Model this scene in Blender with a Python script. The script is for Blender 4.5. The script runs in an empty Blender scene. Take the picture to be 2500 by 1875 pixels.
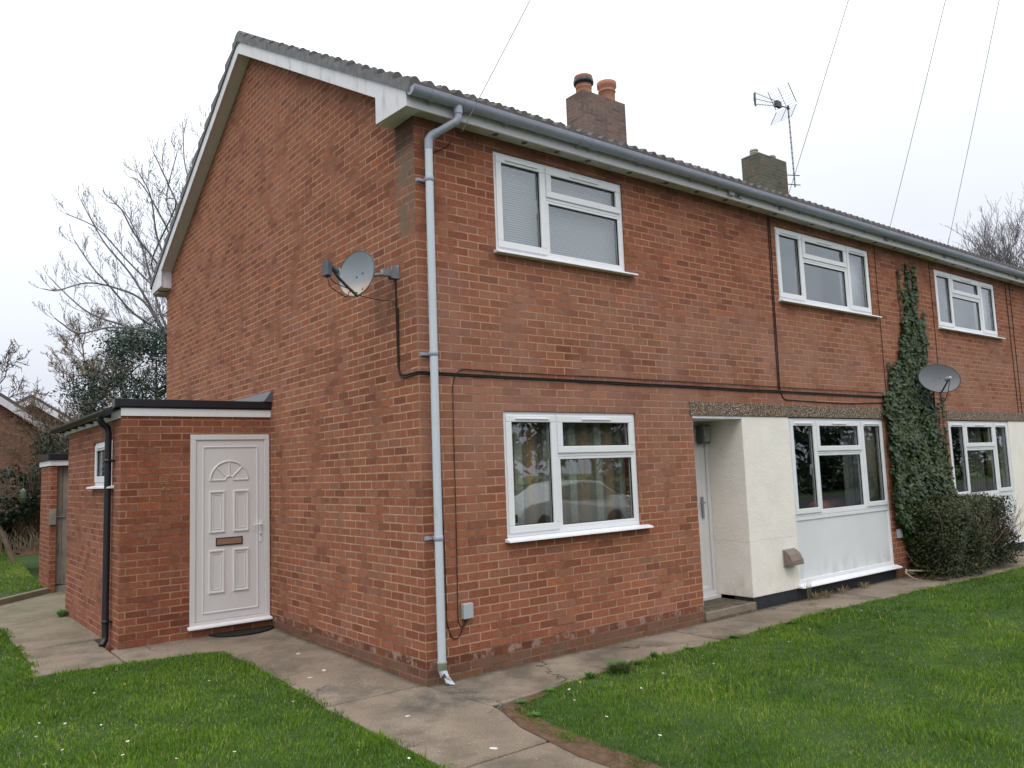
import bpy, math, random
import numpy as np
from mathutils import Vector, Matrix, noise
random.seed(7); RN = np.random.default_rng(7)
S = bpy.context.scene; COL = S.collection
R_ = math.radians

# ------------------------------------------------------------------ camera
cam = bpy.data.cameras.new('camera'); camo = bpy.data.objects.new('camera', cam); COL.objects.link(camo)
cam.sensor_width = 36; cam.lens = 1947.9/2500*36; cam.clip_end = 800; cam.clip_start = .05
CAM = Vector((-3.6523, -5.9731, 1.7885))
_y, _p, _r = .6652, .1066, -.0374
fw = Vector((math.sin(_y)*math.cos(_p), math.cos(_y)*math.cos(_p), math.sin(_p)))
rt = Vector((math.cos(_y), -math.sin(_y), 0)); up = rt.cross(fw)
rt2 = rt*math.cos(_r)+up*math.sin(_r); up2 = -rt*math.sin(_r)+up*math.cos(_r)
m = Matrix((rt2, up2, -fw)).transposed().to_4x4(); m.translation = CAM
camo.matrix_world = m
S.camera = camo

# ------------------------------------------------------------------ sky and light
SUN_EL, SUN_AZ = R_(52), R_(215)          # azimuth clockwise from +Y: behind the camera, a little to its left
W = bpy.data.worlds.new('World'); S.world = W; W.use_nodes = True
nt = W.node_tree; nt.nodes.clear()
def nd(nt, t, **k):
    n = nt.nodes.new(t)
    for a, b in k.items():
        if a == 'ins':
            for i, v in b.items(): n.inputs[i].default_value = v
        else: setattr(n, a, b)
    return n
out = nd(nt, 'ShaderNodeOutputWorld'); bg = nd(nt, 'ShaderNodeBackground')
sky = nd(nt, 'ShaderNodeTexSky', sky_type='NISHITA', sun_disc=False, sun_elevation=SUN_EL, sun_rotation=SUN_AZ)
sky.air_density = 1.0; sky.dust_density = 4.0
bg.inputs[1].default_value = 0.1
tc = nd(nt, 'ShaderNodeTexCoord'); sep = nd(nt, 'ShaderNodeSeparateXYZ')
nz = nd(nt, 'ShaderNodeTexNoise', ins={'Scale': 1.3, 'Detail': 3.0, 'Roughness': .5})
mp = nd(nt, 'ShaderNodeMapping'); mp.inputs['Scale'].default_value = (1, 1, 2.2)
add = nd(nt, 'ShaderNodeMath', operation='MULTIPLY_ADD', ins={1: .30, 2: -.13})
ad2 = nd(nt, 'ShaderNodeMath', operation='ADD')
cr = nd(nt, 'ShaderNodeValToRGB')
el = cr.color_ramp.elements
el[0].position = 0.0; el[0].color = (5.0, 5.2, 6.2, 1)
el[1].position = 1.0; el[1].color = (16.6, 16.6, 16.8, 1)
e = el.new(.16); e.color = (6.6, 6.85, 7.6, 1)
e = el.new(.36); e.color = (8.6, 9.0, 9.7, 1)
e = el.new(.56); e.color = (12.2, 12.5, 12.8, 1)
mix = nd(nt, 'ShaderNodeMixRGB', blend_type='MIX', ins={0: .08})
L = nt.links.new
L(tc.outputs['Generated'], sep.inputs[0]); L(tc.outputs['Generated'], mp.inputs[0]); L(mp.outputs[0], nz.inputs['Vector'])
L(nz.outputs[0], add.inputs[0]); L(add.outputs[0], ad2.inputs[0]); L(sep.outputs[2], ad2.inputs[1]); L(ad2.outputs[0], cr.inputs[0])
L(cr.outputs[0], mix.inputs[1]); L(sky.outputs[0], mix.inputs[2]); L(mix.outputs[0], bg.inputs[0]); L(bg.outputs[0], out.inputs[0])

sl = bpy.data.lights.new('sun', 'SUN'); sl.energy = .5; sl.angle = R_(22); sl.color = (1, .965, .91)
so = bpy.data.objects.new('sun', sl); COL.objects.link(so)
sd = Vector((math.sin(SUN_AZ)*math.cos(SUN_EL), math.cos(SUN_AZ)*math.cos(SUN_EL), math.sin(SUN_EL)))
so.rotation_euler = sd.to_track_quat('Z', 'Y').to_euler(); so.location = (0, 0, 30)
vs = S.view_settings; vs.view_transform = 'Standard'; vs.look = 'None'; vs.exposure = 0.38; vs.gamma = 1; vs.use_curve_mapping = False
S.cycles.max_bounces = 8; S.cycles.transparent_max_bounces = 24; S.cycles.use_denoising = True

# ------------------------------------------------------------------ object helpers
WL = {}
def tag(o, label, cat, group=None, kind=None):
    if label: o['label'] = label
    if cat: o['category'] = cat
    if group: o['group'] = group
    if kind: o['kind'] = kind
    return o
def thing(name, label, cat, loc=(0, 0, 0), group=None):
    o = bpy.data.objects.new(name, None); COL.objects.link(o); o.location = loc; o.empty_display_size = .1
    WL[o.name] = Vector(loc); return tag(o, label, cat, group)

class MB:
    def __init__(s, xf=None): s.v = []; s.f = []; s.sm = []; s.xf = xf
    def add(s, vs, fs, smooth=False):
        b = len(s.v)
        if s.xf is not None: vs = [tuple(s.xf @ Vector(p)) for p in vs]
        s.v += [tuple(p) for p in vs]; s.f += [tuple(b+i for i in f) for f in fs]; s.sm += [smooth]*len(fs)
    def box(s, x0, x1, y0, y1, z0, z1):
        if x0 > x1: x0, x1 = x1, x0
        if y0 > y1: y0, y1 = y1, y0
        s.add([(x0,y0,z0),(x1,y0,z0),(x1,y1,z0),(x0,y1,z0),(x0,y0,z1),(x1,y0,z1),(x1,y1,z1),(x0,y1,z1)],
              [(0,3,2,1),(4,5,6,7),(0,1,5,4),(1,2,6,5),(2,3,7,6),(3,0,4,7)])
        return s
    def prism(s, pts, off):
        n = len(pts); off = Vector(off); p = [Vector(q) for q in pts]
        s.add(p+[q+off for q in p], [tuple(range(n))[::-1], tuple(range(n, 2*n))]+[(i, (i+1) % n, n+(i+1) % n, n+i) for i in range(n)])
        return s
    def tube(s, pts, r, n=8, smooth=True, cap=True):
        pts = [Vector(p) for p in pts]; k = len(pts)
        rs = r if isinstance(r, (list, tuple)) else [r]*k
        vs = []; prev = None
        for i, p in enumerate(pts):
            d = (pts[min(i+1, k-1)]-pts[max(i-1, 0)]).normalized()
            a = prev if prev is not None else (Vector((0, 0, 1)) if abs(d.z) < .9 else Vector((1, 0, 0)))
            a = (a-d*a.dot(d)).normalized(); prev = a; b = d.cross(a)
            for j in range(n):
                t = 2*math.pi*j/n; vs.append(p+(a*math.cos(t)+b*math.sin(t))*rs[i])
        fs = [(i*n+j, i*n+(j+1) % n, (i+1)*n+(j+1) % n, (i+1)*n+j) for i in range(k-1) for j in range(n)]
        s.add(vs, fs, smooth)
        if cap:
            s.add(vs[:n], [tuple(range(n))[::-1]]); s.add(vs[-n:], [tuple(range(n))])
        return s
    def lathe(s, prof, mat=None, n=20, smooth=True, sx=1, sy=1):
        mat = mat or Matrix.Identity(4); vs = []
        for r, z in prof:
            for j in range(n):
                t = 2*math.pi*j/n; vs.append(mat @ Vector((r*math.cos(t)*sx, r*math.sin(t)*sy, z)))
        s.add(vs, [(i*n+j, i*n+(j+1) % n, (i+1)*n+(j+1) % n, (i+1)*n+j) for i in range(len(prof)-1) for j in range(n)], smooth)
        return s
    def wall(s, x0, x1, y0, y1, z0, z1, holes=()):
        """wall slab in the xz plane from y0 to y1 with rectangular holes (x0,x1,z0,z1)"""
        xs = sorted({x0, x1} | {h[i] for h in holes for i in (0, 1)}); zs = sorted({z0, z1} | {h[i] for h in holes for i in (2, 3)})
        xs = [a for a in xs if x0 <= a <= x1]; zs = [a for a in zs if z0 <= a <= z1]
        ins = lambda a, b: any(h[0] < a < h[1] and h[2] < b < h[3] for h in holes)
        cell = {}
        for i in range(len(xs)-1):
            for j in range(len(zs)-1):
                cell[i, j] = not ins((xs[i]+xs[i+1])/2, (zs[j]+zs[j+1])/2)
        for (i, j), on in cell.items():
            if not on: continue
            a, b, c, d = xs[i], xs[i+1], zs[j], zs[j+1]
            s.add([(a,y0,c),(b,y0,c),(b,y0,d),(a,y0,d)], [(0,1,2,3)]); s.add([(a,y1,c),(b,y1,c),(b,y1,d),(a,y1,d)], [(3,2,1,0)])
            if not cell.get((i-1, j)): s.add([(a,y0,c),(a,y1,c),(a,y1,d),(a,y0,d)], [(3,2,1,0)])
            if not cell.get((i+1, j)): s.add([(b,y0,c),(b,y1,c),(b,y1,d),(b,y0,d)], [(0,1,2,3)])
            if not cell.get((i, j-1)): s.add([(a,y0,c),(b,y0,c),(b,y1,c),(a,y1,c)], [(3,2,1,0)])
            if not cell.get((i, j+1)): s.add([(a,y0,d),(b,y0,d),(b,y1,d),(a,y1,d)], [(0,1,2,3)])
        return s
    def mesh(s, name, mat=None, uv=True, colors=None):
        me = bpy.data.meshes.new(name); me.from_pydata(s.v, [], s.f); me.validate()
        me.polygons.foreach_set('use_smooth', s.sm if len(s.sm) == len(me.polygons) else [False]*len(me.polygons))
        if mat: me.materials.append(mat)
        if uv: add_uv(me)
        return me
    def build(s, name, mat, parent=None, bevel=0, label=None, uv=True):
        return link(name, s.mesh(name, mat, uv), parent, bevel, label)
def link(name, me, parent=None, bevel=0, label=None):
    o = bpy.data.objects.new(name, me); COL.objects.link(o)
    if parent is not None:
        o.parent = parent; o.location = -WL[parent.name]; WL[o.name] = Vector((0, 0, 0))
        # location is relative to the parent, so remember each object's own world origin
        WL[o.name] = Vector((0, 0, 0))
    else: WL[o.name] = Vector((0, 0, 0))
    if bevel:
        b = o.modifiers.new('bevel', 'BEVEL'); b.width = bevel; b.segments = 2; b.limit_method = 'ANGLE'; b.angle_limit = R_(40)
    if label: o['label'] = label
    return o
def add_uv(me):
    n = len(me.loops)
    if not n: return
    co = np.empty(len(me.vertices)*3); me.vertices.foreach_get('co', co); co = co.reshape(-1, 3)
    vi = np.empty(n, int); me.loops.foreach_get('vertex_index', vi)
    pn = np.empty(len(me.polygons)*3); me.polygons.foreach_get('normal', pn); pn = pn.reshape(-1, 3)
    tot = np.empty(len(me.polygons), int); me.polygons.foreach_get('loop_total', tot)
    nn = np.abs(np.repeat(pn, tot, axis=0)); p = co[vi]
    ax = nn.argmax(1)
    u = np.where(ax == 0, p[:, 1]+.1143, p[:, 0]); v = np.where(ax == 2, p[:, 1], p[:, 2]-.1257)
    uvl = me.uv_layers.new(name='UVMap'); uvl.data.foreach_set('uv', np.stack([u, v], 1).ravel())
def copy_tree(o, parent=None):
    c = o.copy(); COL.objects.link(c); c.parent = parent
    for ch in list(o.children): copy_tree(ch, c)
    return c
def ob(o, label, cat, group=None): return tag(o, label, cat, group)

# ------------------------------------------------------------------ materials
def newmat(name):
    m = bpy.data.materials.new(name); m.use_nodes = True; nt = m.node_tree
    b = nt.nodes['Principled BSDF']; return m, nt, b
def ramp(nt, stops, interp='LINEAR'):
    r = nd(nt, 'ShaderNodeValToRGB'); r.color_ramp.interpolation = interp; e = r.color_ramp.elements
    while len(e) < len(stops): e.new(.5)
    for q, (p, c) in zip(e, stops): q.position = p; q.color = (c if isinstance(c, (tuple, list)) else (c, c, c))[:3]+(1,) if isinstance(c, (tuple, list)) else (c, c, c, 1)
    return r
def noi(nt, vec, scale, detail=4, rough=.55, xs=(1, 1, 1)):
    n = nd(nt, 'ShaderNodeTexNoise', ins={'Scale': scale, 'Detail': detail, 'Roughness': rough})
    if vec is not None:
        if xs != (1, 1, 1):
            m = nd(nt, 'ShaderNodeMapping'); m.inputs['Scale'].default_value = xs; nt.links.new(vec, m.inputs[0]); vec = m.outputs[0]
        nt.links.new(vec, n.inputs['Vector'])
    return n.outputs[0]
def mixc(nt, fac, a, b, mode='MIX'):
    m = nd(nt, 'ShaderNodeMixRGB', blend_type=mode)
    for i, q in ((0, fac), (1, a), (2, b)):
        if isinstance(q, (int, float)): m.inputs[i].default_value = q
        elif isinstance(q, tuple): m.inputs[i].default_value = q+(1,) if len(q) == 3 else q
        else: nt.links.new(q, m.inputs[i])
    return m.outputs[0]
def mth(nt, op, a, b=None, c=None, clamp=False):
    m = nd(nt, 'ShaderNodeMath', operation=op); m.use_clamp = clamp
    for i, q in enumerate((a, b, c)):
        if q is None: continue
        if isinstance(q, (int, float)): m.inputs[i].default_value = q
        else: nt.links.new(q, m.inputs[i])
    return m.outputs[0]
def band(nt, v, lo, hi, a=0., b=1.):
    n = nd(nt, 'ShaderNodeMapRange', interpolation_type='SMOOTHSTEP', ins={1: lo, 2: hi, 3: a, 4: b}); nt.links.new(v, n.inputs[0]); return n.outputs[0]
def setbump(nt, b, h, dist=.01, strength=1.0):
    n = nd(nt, 'ShaderNodeBump', ins={'Strength': strength, 'Distance': dist}); nt.links.new(h, n.inputs['Height']); nt.links.new(n.outputs[0], b.inputs['Normal'])
def geo(nt):
    g = nd(nt, 'ShaderNodeNewGeometry'); s = nd(nt, 'ShaderNodeSeparateXYZ'); nt.links.new(g.outputs['Position'], s.inputs[0]); return g.outputs['Position'], s.outputs

def brick_mat(name, cols, mortar, dirt=True, tone=None, mort=.0072, grey=0.0, main=False):
    m, nt, b = newmat(name); L = nt.links.new
    uv = nd(nt, 'ShaderNodeUVMap'); pos, xyz = geo(nt)
    w = nd(nt, 'ShaderNodeTexNoise', noise_dimensions='3D', ins={'Scale': 9.0, 'Detail': 3.0}); L(pos, w.inputs['Vector'])
    vm = nd(nt, 'ShaderNodeVectorMath', operation='MULTIPLY_ADD'); vm.inputs[1].default_value = (.011, .008, 0); vm.inputs[2].default_value = (0, 0, 0)
    vs_ = nd(nt, 'ShaderNodeVectorMath', operation='SUBTRACT'); vs_.inputs[1].default_value = (.5, .5, .5)
    L(w.outputs['Color'], vs_.inputs[0]); L(vs_.outputs[0], vm.inputs[0]); L(uv.outputs[0], vm.inputs[2])
    br = nd(nt, 'ShaderNodeTexBrick', offset=.5, offset_frequency=2, squash=1.0)
    for i, v in {'Color1': (0, 0, 0, 1), 'Color2': (1, 1, 1, 1), 'Mortar': (.5, .5, .5, 1), 'Scale': 1.0, 'Mortar Size': mort, 'Mortar Smooth': .12, 'Bias': 0.0, 'Brick Width': .2286, 'Row Height': .0762}.items(): br.inputs[i].default_value = v
    L(vm.outputs[0], br.inputs['Vector'])
    rc = ramp(nt, cols); L(br.outputs['Color'], rc.inputs[0])
    # speckle, streak and broad tone variation of the bricks
    n1 = noi(nt, pos, 55, 5, .7); n2 = noi(nt, pos, .55, 3, .5); n3 = noi(nt, pos, 14, 4, .6, (1, 1, .35))
    c = mixc(nt, 1.0, rc.outputs[0], ramp_out(nt, n1, [(.28, .60), (.5, 1.0), (.74, 1.32)]), 'MULTIPLY')
    c = mixc(nt, 1.0, c, ramp_out(nt, n3, [(.3, .86), (.7, 1.1)]), 'MULTIPLY')
    c = mixc(nt, 1.0, c, ramp_out(nt, n2, [(.3, (.9, .86, .84)), (.5, (1, 1, 1)), (.72, (1.1, 1.14, 1.16))]), 'MULTIPLY')
    mo = mixc(nt, 1.0, mortar, ramp_out(nt, noi(nt, pos, 3.2, 4), [(.3, .78), (.75, 1.15)]), 'MULTIPLY')
    n4 = ramp_out(nt, noi(nt, pos, 2.1, 5, .65), [(.50, 0.0), (.62, 1.0)])   # here and there the joint is deep and dark
    mo = mixc(nt, mth(nt, 'MULTIPLY', n4, .7), mo, (.07, .045, .035))
    if main: mo = mixc(nt, band(nt, xyz[1], .004, .03), mixc(nt, 1.0, mo, (.97, .93, .92), 'MULTIPLY'), mo)
    c = mixc(nt, br.outputs['Fac'], c, mo)
    if grey: c = mixc(nt, grey, c, (.14, .13, .13))
    if main:
        x, y, z = xyz[0], xyz[1], xyz[2]
        # paler, pinker weathering in the middle of the front; redder above and below
        wz = mth(nt, 'MULTIPLY', band(nt, z, 1.0, 2.2), band(nt, z, 4.4, 2.9)); wz = mth(nt, 'MULTIPLY', wz, ramp_out(nt, noi(nt, pos, 1.1, 3), [(.35, 0.0), (.62, .75)]))
        wz = mth(nt, 'MULTIPLY', wz, band(nt, y, .05, .0))
        c = mixc(nt, mth(nt, 'MULTIPLY', wz, .5), c, (.36, .22, .175))
        c = mixc(nt, mth(nt, 'MULTIPLY', band(nt, z, 3.0, 4.9), .45), c, mixc(nt, 1.0, c, (.86, .74, .72), 'MULTIPLY'))
        # soil-stained plinth courses with scabs of old render
        pl = band(nt, z, .215, .185); nn = noi(nt, pos, 7, 5, .7)
        c = mixc(nt, pl, c, mixc(nt, 1.0, c, (.62, .60, .58), 'MULTIPLY'))
        c = mixc(nt, mth(nt, 'MULTIPLY', mth(nt, 'MULTIPLY', pl, band(nt, z, .12, .14)), ramp_out(nt, nn, [(.5, 0.0), (.6, .6)])), c, (.42, .32, .27))
        c = mixc(nt, mth(nt, 'MULTIPLY', band(nt, z, .14, .125), ramp_out(nt, nn, [(.3, .85), (.6, .2)])), c, (.17, .12, .085))
        # corner algae, painted shade under the eaves, stain and painted shadow below the dish
        al = mth(nt, 'MULTIPLY', mth(nt, 'MULTIPLY', band(nt, x, .012, -.0), band(nt, y, .40, .24)), mth(nt, 'MULTIPLY', band(nt, z, 3.85, 4.05), band(nt, z, 4.85, 4.70)))
        al = mth(nt, 'MULTIPLY', al, ramp_out(nt, noi(nt, pos, 9, 5, .6, (1, 1, .5)), [(.36, .05), (.56, .85)]))
        c = mixc(nt, al, c, (.17, .13, .10))
        so = mth(nt, 'MULTIPLY', band(nt, x, .012, 0), mth(nt, 'MULTIPLY', band(nt, y, .40, .28), band(nt, z, 4.70, 4.82)))
        so = mth(nt, 'MULTIPLY', so, .8); c = mixc(nt, so, c, (.05, .035, .03))
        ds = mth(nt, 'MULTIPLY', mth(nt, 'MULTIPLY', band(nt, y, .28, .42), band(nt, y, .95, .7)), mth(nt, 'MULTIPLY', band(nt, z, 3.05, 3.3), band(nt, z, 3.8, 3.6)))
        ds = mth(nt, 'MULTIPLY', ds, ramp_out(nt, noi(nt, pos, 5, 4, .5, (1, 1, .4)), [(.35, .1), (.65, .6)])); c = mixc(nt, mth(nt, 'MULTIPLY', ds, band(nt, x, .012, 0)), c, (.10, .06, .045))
        tr = mth(nt, 'MULTIPLY', band(nt, z, 4.78, 4.98), ramp_out(nt, noi(nt, pos, 3, 5, .6), [(.35, .2), (.7, .75)])); c = mixc(nt, mth(nt, 'MULTIPLY', tr, band(nt, y, .05, 0)), c, (.11, .06, .045))  # front wall top darkened: eaves shade put into the brick colour
    # lime spots
    sp = nd(nt, 'ShaderNodeTexVoronoi', ins={'Scale': 16.0}); L(pos, sp.inputs['Vector'])
    c = mixc(nt, mth(nt, 'MULTIPLY', ramp_out(nt, sp.outputs['Distance'], [(.05, 1.0), (.11, 0.0)]), ramp_out(nt, noi(nt, pos, 4, 2), [(.55, 0.0), (.66, .6)])), c, (.55, .45, .38))
    L(c, b.inputs['Base Color']); b.inputs['Roughness'].default_value = .93; b.inputs['Specular IOR Level'].default_value = .25
    h = mth(nt, 'SUBTRACT', mth(nt, 'MULTIPLY', n1, .28), br.outputs['Fac']); h = mth(nt, 'ADD', h, mth(nt, 'MULTIPLY', br.outputs['Color'], .35))
    setbump(nt, b, h, .016, 1.0)
    return m
def ramp_out(nt, v, stops):
    r = ramp(nt, stops); nt.links.new(v, r.inputs[0]); return r.outputs[0]

BCOL = [(0.0, (.210, .074, .045)), (.15, (.255, .092, .053)), (.38, (.30, .108, .060)), (.62, (.325, .122, .068)), (.82, (.33, .136, .080)), (.94, (.27, .118, .082)), (1.0, (.38, .128, .058))]
M = {}
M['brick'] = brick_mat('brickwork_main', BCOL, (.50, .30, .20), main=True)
M['brick_porch'] = brick_mat('brickwork_porch', [(p, (c[0]*.86, c[1]*.80, c[2]*.80)) for p, c in BCOL], (.41, .235, .16))
M['brick_chimney'] = brick_mat('brickwork_chimney', [(0, (.13, .085, .075)), (.4, (.19, .12, .095)), (.8, (.23, .145, .115)), (1, (.16, .12, .11))], (.27, .21, .18), grey=.15)
M['brick_far'] = brick_mat('brickwork_far', [(0, (.20, .09, .06)), (.5, (.28, .125, .085)), (1, (.33, .16, .11))], (.33, .22, .17))
M['brick_algae'] = brick_mat('brickwork_algae', [(0, (.085, .085, .06)), (.5, (.115, .115, .08)), (1, (.16, .115, .085))], (.19, .19, .15), grey=.1)
def simple(name, col, rough=.6, spec=.4, nscale=0, namp=.12, bump=0, metal=0, dirt=None, ncol=None):
    m, nt, b = newmat(name)
    b.inputs['Roughness'].default_value = rough; b.inputs['Specular IOR Level'].default_value = spec; b.inputs['Metallic'].default_value = metal
    pos, xyz = geo(nt)
    c = None
    n = noi(nt, pos, nscale or 6, 5, .6)
    c = mixc(nt, 1.0, col, ramp_out(nt, n, [(.3, 1-namp), (.7, 1+namp)]), 'MULTIPLY')
    if dirt: # (colour, scale, lo, hi, amount)
        dn = noi(nt, pos, dirt[1], 6, .65, dirt[5] if len(dirt) > 5 else (1, 1, 1)); c = mixc(nt, mth(nt, 'MULTIPLY', ramp_out(nt, dn, [(dirt[2], 0.0), (dirt[3], 1.0)]), dirt[4]), c, dirt[0])
    nt.links.new(c, b.inputs['Base Color'])
    if bump: setbump(nt, b, noi(nt, pos, (nscale or 6)*3, 6, .7), bump, .7)
    return m
M['upvc'] = simple('white_upvc', (.80, .81, .84), .32, .5, 2, .02, dirt=((.45, .44, .38), 5, .58, .8, .25))
M['upvc_door'] = simple('white_door_upvc', (.68, .67, .68), .38, .45, 1.5, .02)
M['seal'] = simple('black_seal', (.012, .012, .013), .6, .3)
M['white_wood'] = simple('weathered_white_paint', (.73, .70, .75), .6, .3, 3, .05, bump=.002, dirt=((.30, .28, .25), 6, .52, .72, .6, (1, 1, .3)))
M['soffit'] = simple('soffit_board', (.62, .56, .57), .75, .2, 5, .1, dirt=((.16, .15, .10), 5, .45, .7, .65))
M['verge_soffit'] = simple('verge_soffit_board', (.76, .70, .74), .75, .2, 5, .06)
M['grey_plastic'] = simple('grey_gutter_plastic', (.36, .385, .48), .42, .5, 2, .08, dirt=((.14, .14, .15), 7, .55, .8, .4))
M['pipe'] = simple('pale_grey_pipe', (.55, .60, .66), .4, .45, 2, .04, dirt=((.20, .24, .10), 9, .62, .74, .6, (1, 1, .25)))
M['pipe_algae'] = simple('green_stained_pipe', (.30, .34, .25), .6, .3, 9, .25)
M['black_plastic'] = simple('black_plastic', (.012, .013, .018), .35, .5, 4, .1)
M['black_rubber'] = simple('black_rubber', (.02, .02, .02), .85, .2, 60, .4, bump=.004)
M['cable'] = simple('black_cable', (.018, .014, .013), .6, .3)
M['cable_brown'] = simple('brown_cable', (.05, .022, .015), .6, .3)
M['wire'] = simple('grey_wire', (.34, .34, .36), .6, .3)
M['lead'] = simple('lead_flashing', (.095, .105, .12), .5, .4, 8, .15)
M['metal'] = simple('galvanised_metal', (.30, .32, .35), .45, .5, 8, .15, metal=.5, dirt=((.22, .10, .04), 14, .6, .75, .4))
M['dark_metal'] = simple('dark_bracket', (.055, .065, .08), .5, .5, 12, .3)
M['grey_box'] = simple('grey_box_plastic', (.40, .44, .47), .45, .4, 2, .03)
M['terracotta'] = simple('terracotta', (.42, .20, .135), .8, .2, 9, .12, dirt=((.16, .10, .08), 8, .5, .75, .4))
M['mortar'] = simple('mortar_flaunching', (.34, .32, .28), .95, .1, 14, .18, bump=.01, dirt=((.14, .14, .10), 6, .48, .68, .7))
M['verge_mortar'] = simple('grey_verge_mortar', (.19, .19, .20), .95, .1, 14, .25, bump=.01, dirt=((.32, .31, .27), 9, .55, .7, .5))
M['vent'] = simple('soffit_vent_grey', (.14, .13, .12), .8, .1)
M['cream'] = simple('cream_render', (.86, .81, .72), .85, .2, 30, .04, bump=.006, dirt=((.40, .36, .27), 3.5, .62, .85, .35))
M['panel'] = simple('white_panel', (.70, .745, .78), .35, .5, 1.2, .04, dirt=((.42, .40, .33), 4.5, .6, .8, .3))
M['plinth'] = simple('black_plinth', (.022, .026, .032), .6, .4, 18, .4, bump=.01)
M['room'] = simple('room_plaster', (.30, .26, .22), .9, .1, 1, .1)
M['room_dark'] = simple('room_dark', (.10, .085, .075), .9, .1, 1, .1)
M['room_up'] = simple('room_upstairs', (.42, .45, .47), .9, .1, 1, .1)
M['pink'] = simple('pink_leather', (.36, .14, .11), .45, .4, 8, .12, bump=.004)
M['sill_stone'] = simple('stained_sill', (.34, .34, .26), .8, .2, 16, .25)
M['timber'] = simple('grey_timber', (.26, .235, .20), .85, .2, 5, .2, bump=.01, dirt=((.10, .08, .06), 3, .52, .72, .6, (9, 9, .6)))
M['trunk'] = simple('bark', (.11, .095, .075), .95, .1, 12, .3, bump=.02)
M['twig'] = simple('twig_bark', (.12, .105, .09), .95, .1, 5, .25)
M['ash'] = simple('ash_bark', (.20, .185, .195), .95, .1, 5, .2)
M['twig_pale'] = simple('pale_twig_bark', (.30, .24, .17), .95, .1, 5, .3)
M['twig_brown'] = simple('brown_twig_bark', (.20, .15, .11), .95, .1, 5, .3)
M['tarmac'] = simple('tarmac', (.055, .055, .057), .9, .2, 40, .3, bump=.01)
M['white_flower'] = simple('daisy_petals', (.85, .85, .83), .7, .2)
M['yellow'] = simple('daisy_centre', (.7, .5, .05), .7, .2)
M['car_paint'] = simple('silver_car_paint', (.62, .64, .66), .25, .6, 1, .02)
M['tyre'] = simple('tyre_rubber', (.02, .02, .02), .8, .2)
M['soil'] = simple('bare_soil', (.135, .085, .055), .98, .1, 12, .35, bump=.03)
M['lamp_glass'] = simple('frosted_lamp_glass', (.25, .26, .24), .25, .5, 20, .3)
M['brass_digits'] = simple('brick_toned_digits', (.40, .23, .10), .4, .5, 20, .15)
M['feeder'] = simple('green_feeder_plastic', (.10, .15, .11), .4, .5)

def glass_mat(name, tint=(.94, .95, .945), refl=2.0, base=.12, rough=0.0):
    m, nt, b = newmat(name); nt.nodes.remove(b); o = nt.nodes['Material Output']
    t = nd(nt, 'ShaderNodeBsdfTransparent'); t.inputs[0].default_value = tint+(1,)
    g = nd(nt, 'ShaderNodeBsdfGlossy'); g.inputs['Roughness'].default_value = rough; g.inputs[0].default_value = (.93, .97, 1, 1)
    gg = nd(nt, 'ShaderNodeNewGeometry'); dt = nd(nt, 'ShaderNodeVectorMath', operation='DOT_PRODUCT'); nt.links.new(gg.outputs['Incoming'], dt.inputs[0]); nt.links.new(gg.outputs['Normal'], dt.inputs[1])
    fr = mth(nt, 'POWER', mth(nt, 'SUBTRACT', 1.0, mth(nt, 'ABSOLUTE', dt.outputs['Value'])), 5.0)
    pos, _ = geo(nt)
    bm = nd(nt, 'ShaderNodeBump', ins={'Strength': .25, 'Distance': .004}); nt.links.new(noi(nt, pos, 1.6, 2), bm.inputs['Height']); nt.links.new(bm.outputs[0], g.inputs['Normal'])
    mx = nd(nt, 'ShaderNodeMixShader'); nt.links.new(mth(nt, 'MULTIPLY_ADD', fr, .9, base, True), mx.inputs[0])
    nt.links.new(t.outputs[0], mx.inputs[1]); nt.links.new(g.outputs[0], mx.inputs[2]); nt.links.new(mx.outputs[0], o.inputs[0]); return m
M['glass'] = glass_mat('window_glass')
M['car_glass'] = simple('car_glass', (.02, .025, .03), .05, .8)

def cream_mat():
    m, nt, b = newmat('cream_render_wall'); pos, xyz = geo(nt)
    c = mixc(nt, 1.0, (.87, .825, .755), ramp_out(nt, noi(nt, pos, 3, 4), [(.3, .94), (.7, 1.04)]), 'MULTIPLY')
    wob = mth(nt, 'MULTIPLY_ADD', noi(nt, pos, 3.5, 5, .7), .10, .765)
    cr_ = mth(nt, 'ABSOLUTE', mth(nt, 'SUBTRACT', xyz[2], wob)); c = mixc(nt, mth(nt, 'MULTIPLY', band(nt, cr_, .0035, .001), .4), c, (.28, .25, .20))
    dz = mth(nt, 'MULTIPLY', band(nt, xyz[2], .55, .16), ramp_out(nt, noi(nt, pos, 6, 6, .7, (1, 1, .4)), [(.46, 0.0), (.72, .5)])); c = mixc(nt, dz, c, (.42, .37, .26))
    c = mixc(nt, ramp_out(nt, noi(nt, pos, 26, 3), [(.68, 0.0), (.72, .5)]), c, (.45, .38, .30))
    nt.links.new(c, b.inputs['Base Color']); b.inputs['Roughness'].default_value = .9; b.inputs['Specular IOR Level'].default_value = .2
    setbump(nt, b, mth(nt, 'ADD', noi(nt, pos, 45, 4, .6), mth(nt, 'MULTIPLY', noi(nt, pos, 8, 3), 1.0)), .006, .9); return m
M['cream'] = cream_mat()
def panel_mat():
    m, nt, b = newmat('weathered_white_panel'); pos, xyz = geo(nt)
    c = mixc(nt, 1.0, (.76, .775, .80), ramp_out(nt, noi(nt, pos, 1.3, 3), [(.3, .95), (.7, 1.04)]), 'MULTIPLY')
    dz = mth(nt, 'MULTIPLY', band(nt, xyz[2], .58, .24), ramp_out(nt, noi(nt, pos, 7, 6, .7, (1, 1, .35)), [(.46, 0.0), (.74, .5)])); c = mixc(nt, dz, c, (.38, .35, .26))
    nt.links.new(c, b.inputs['Base Color']); b.inputs['Roughness'].default_value = .35; return m
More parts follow.
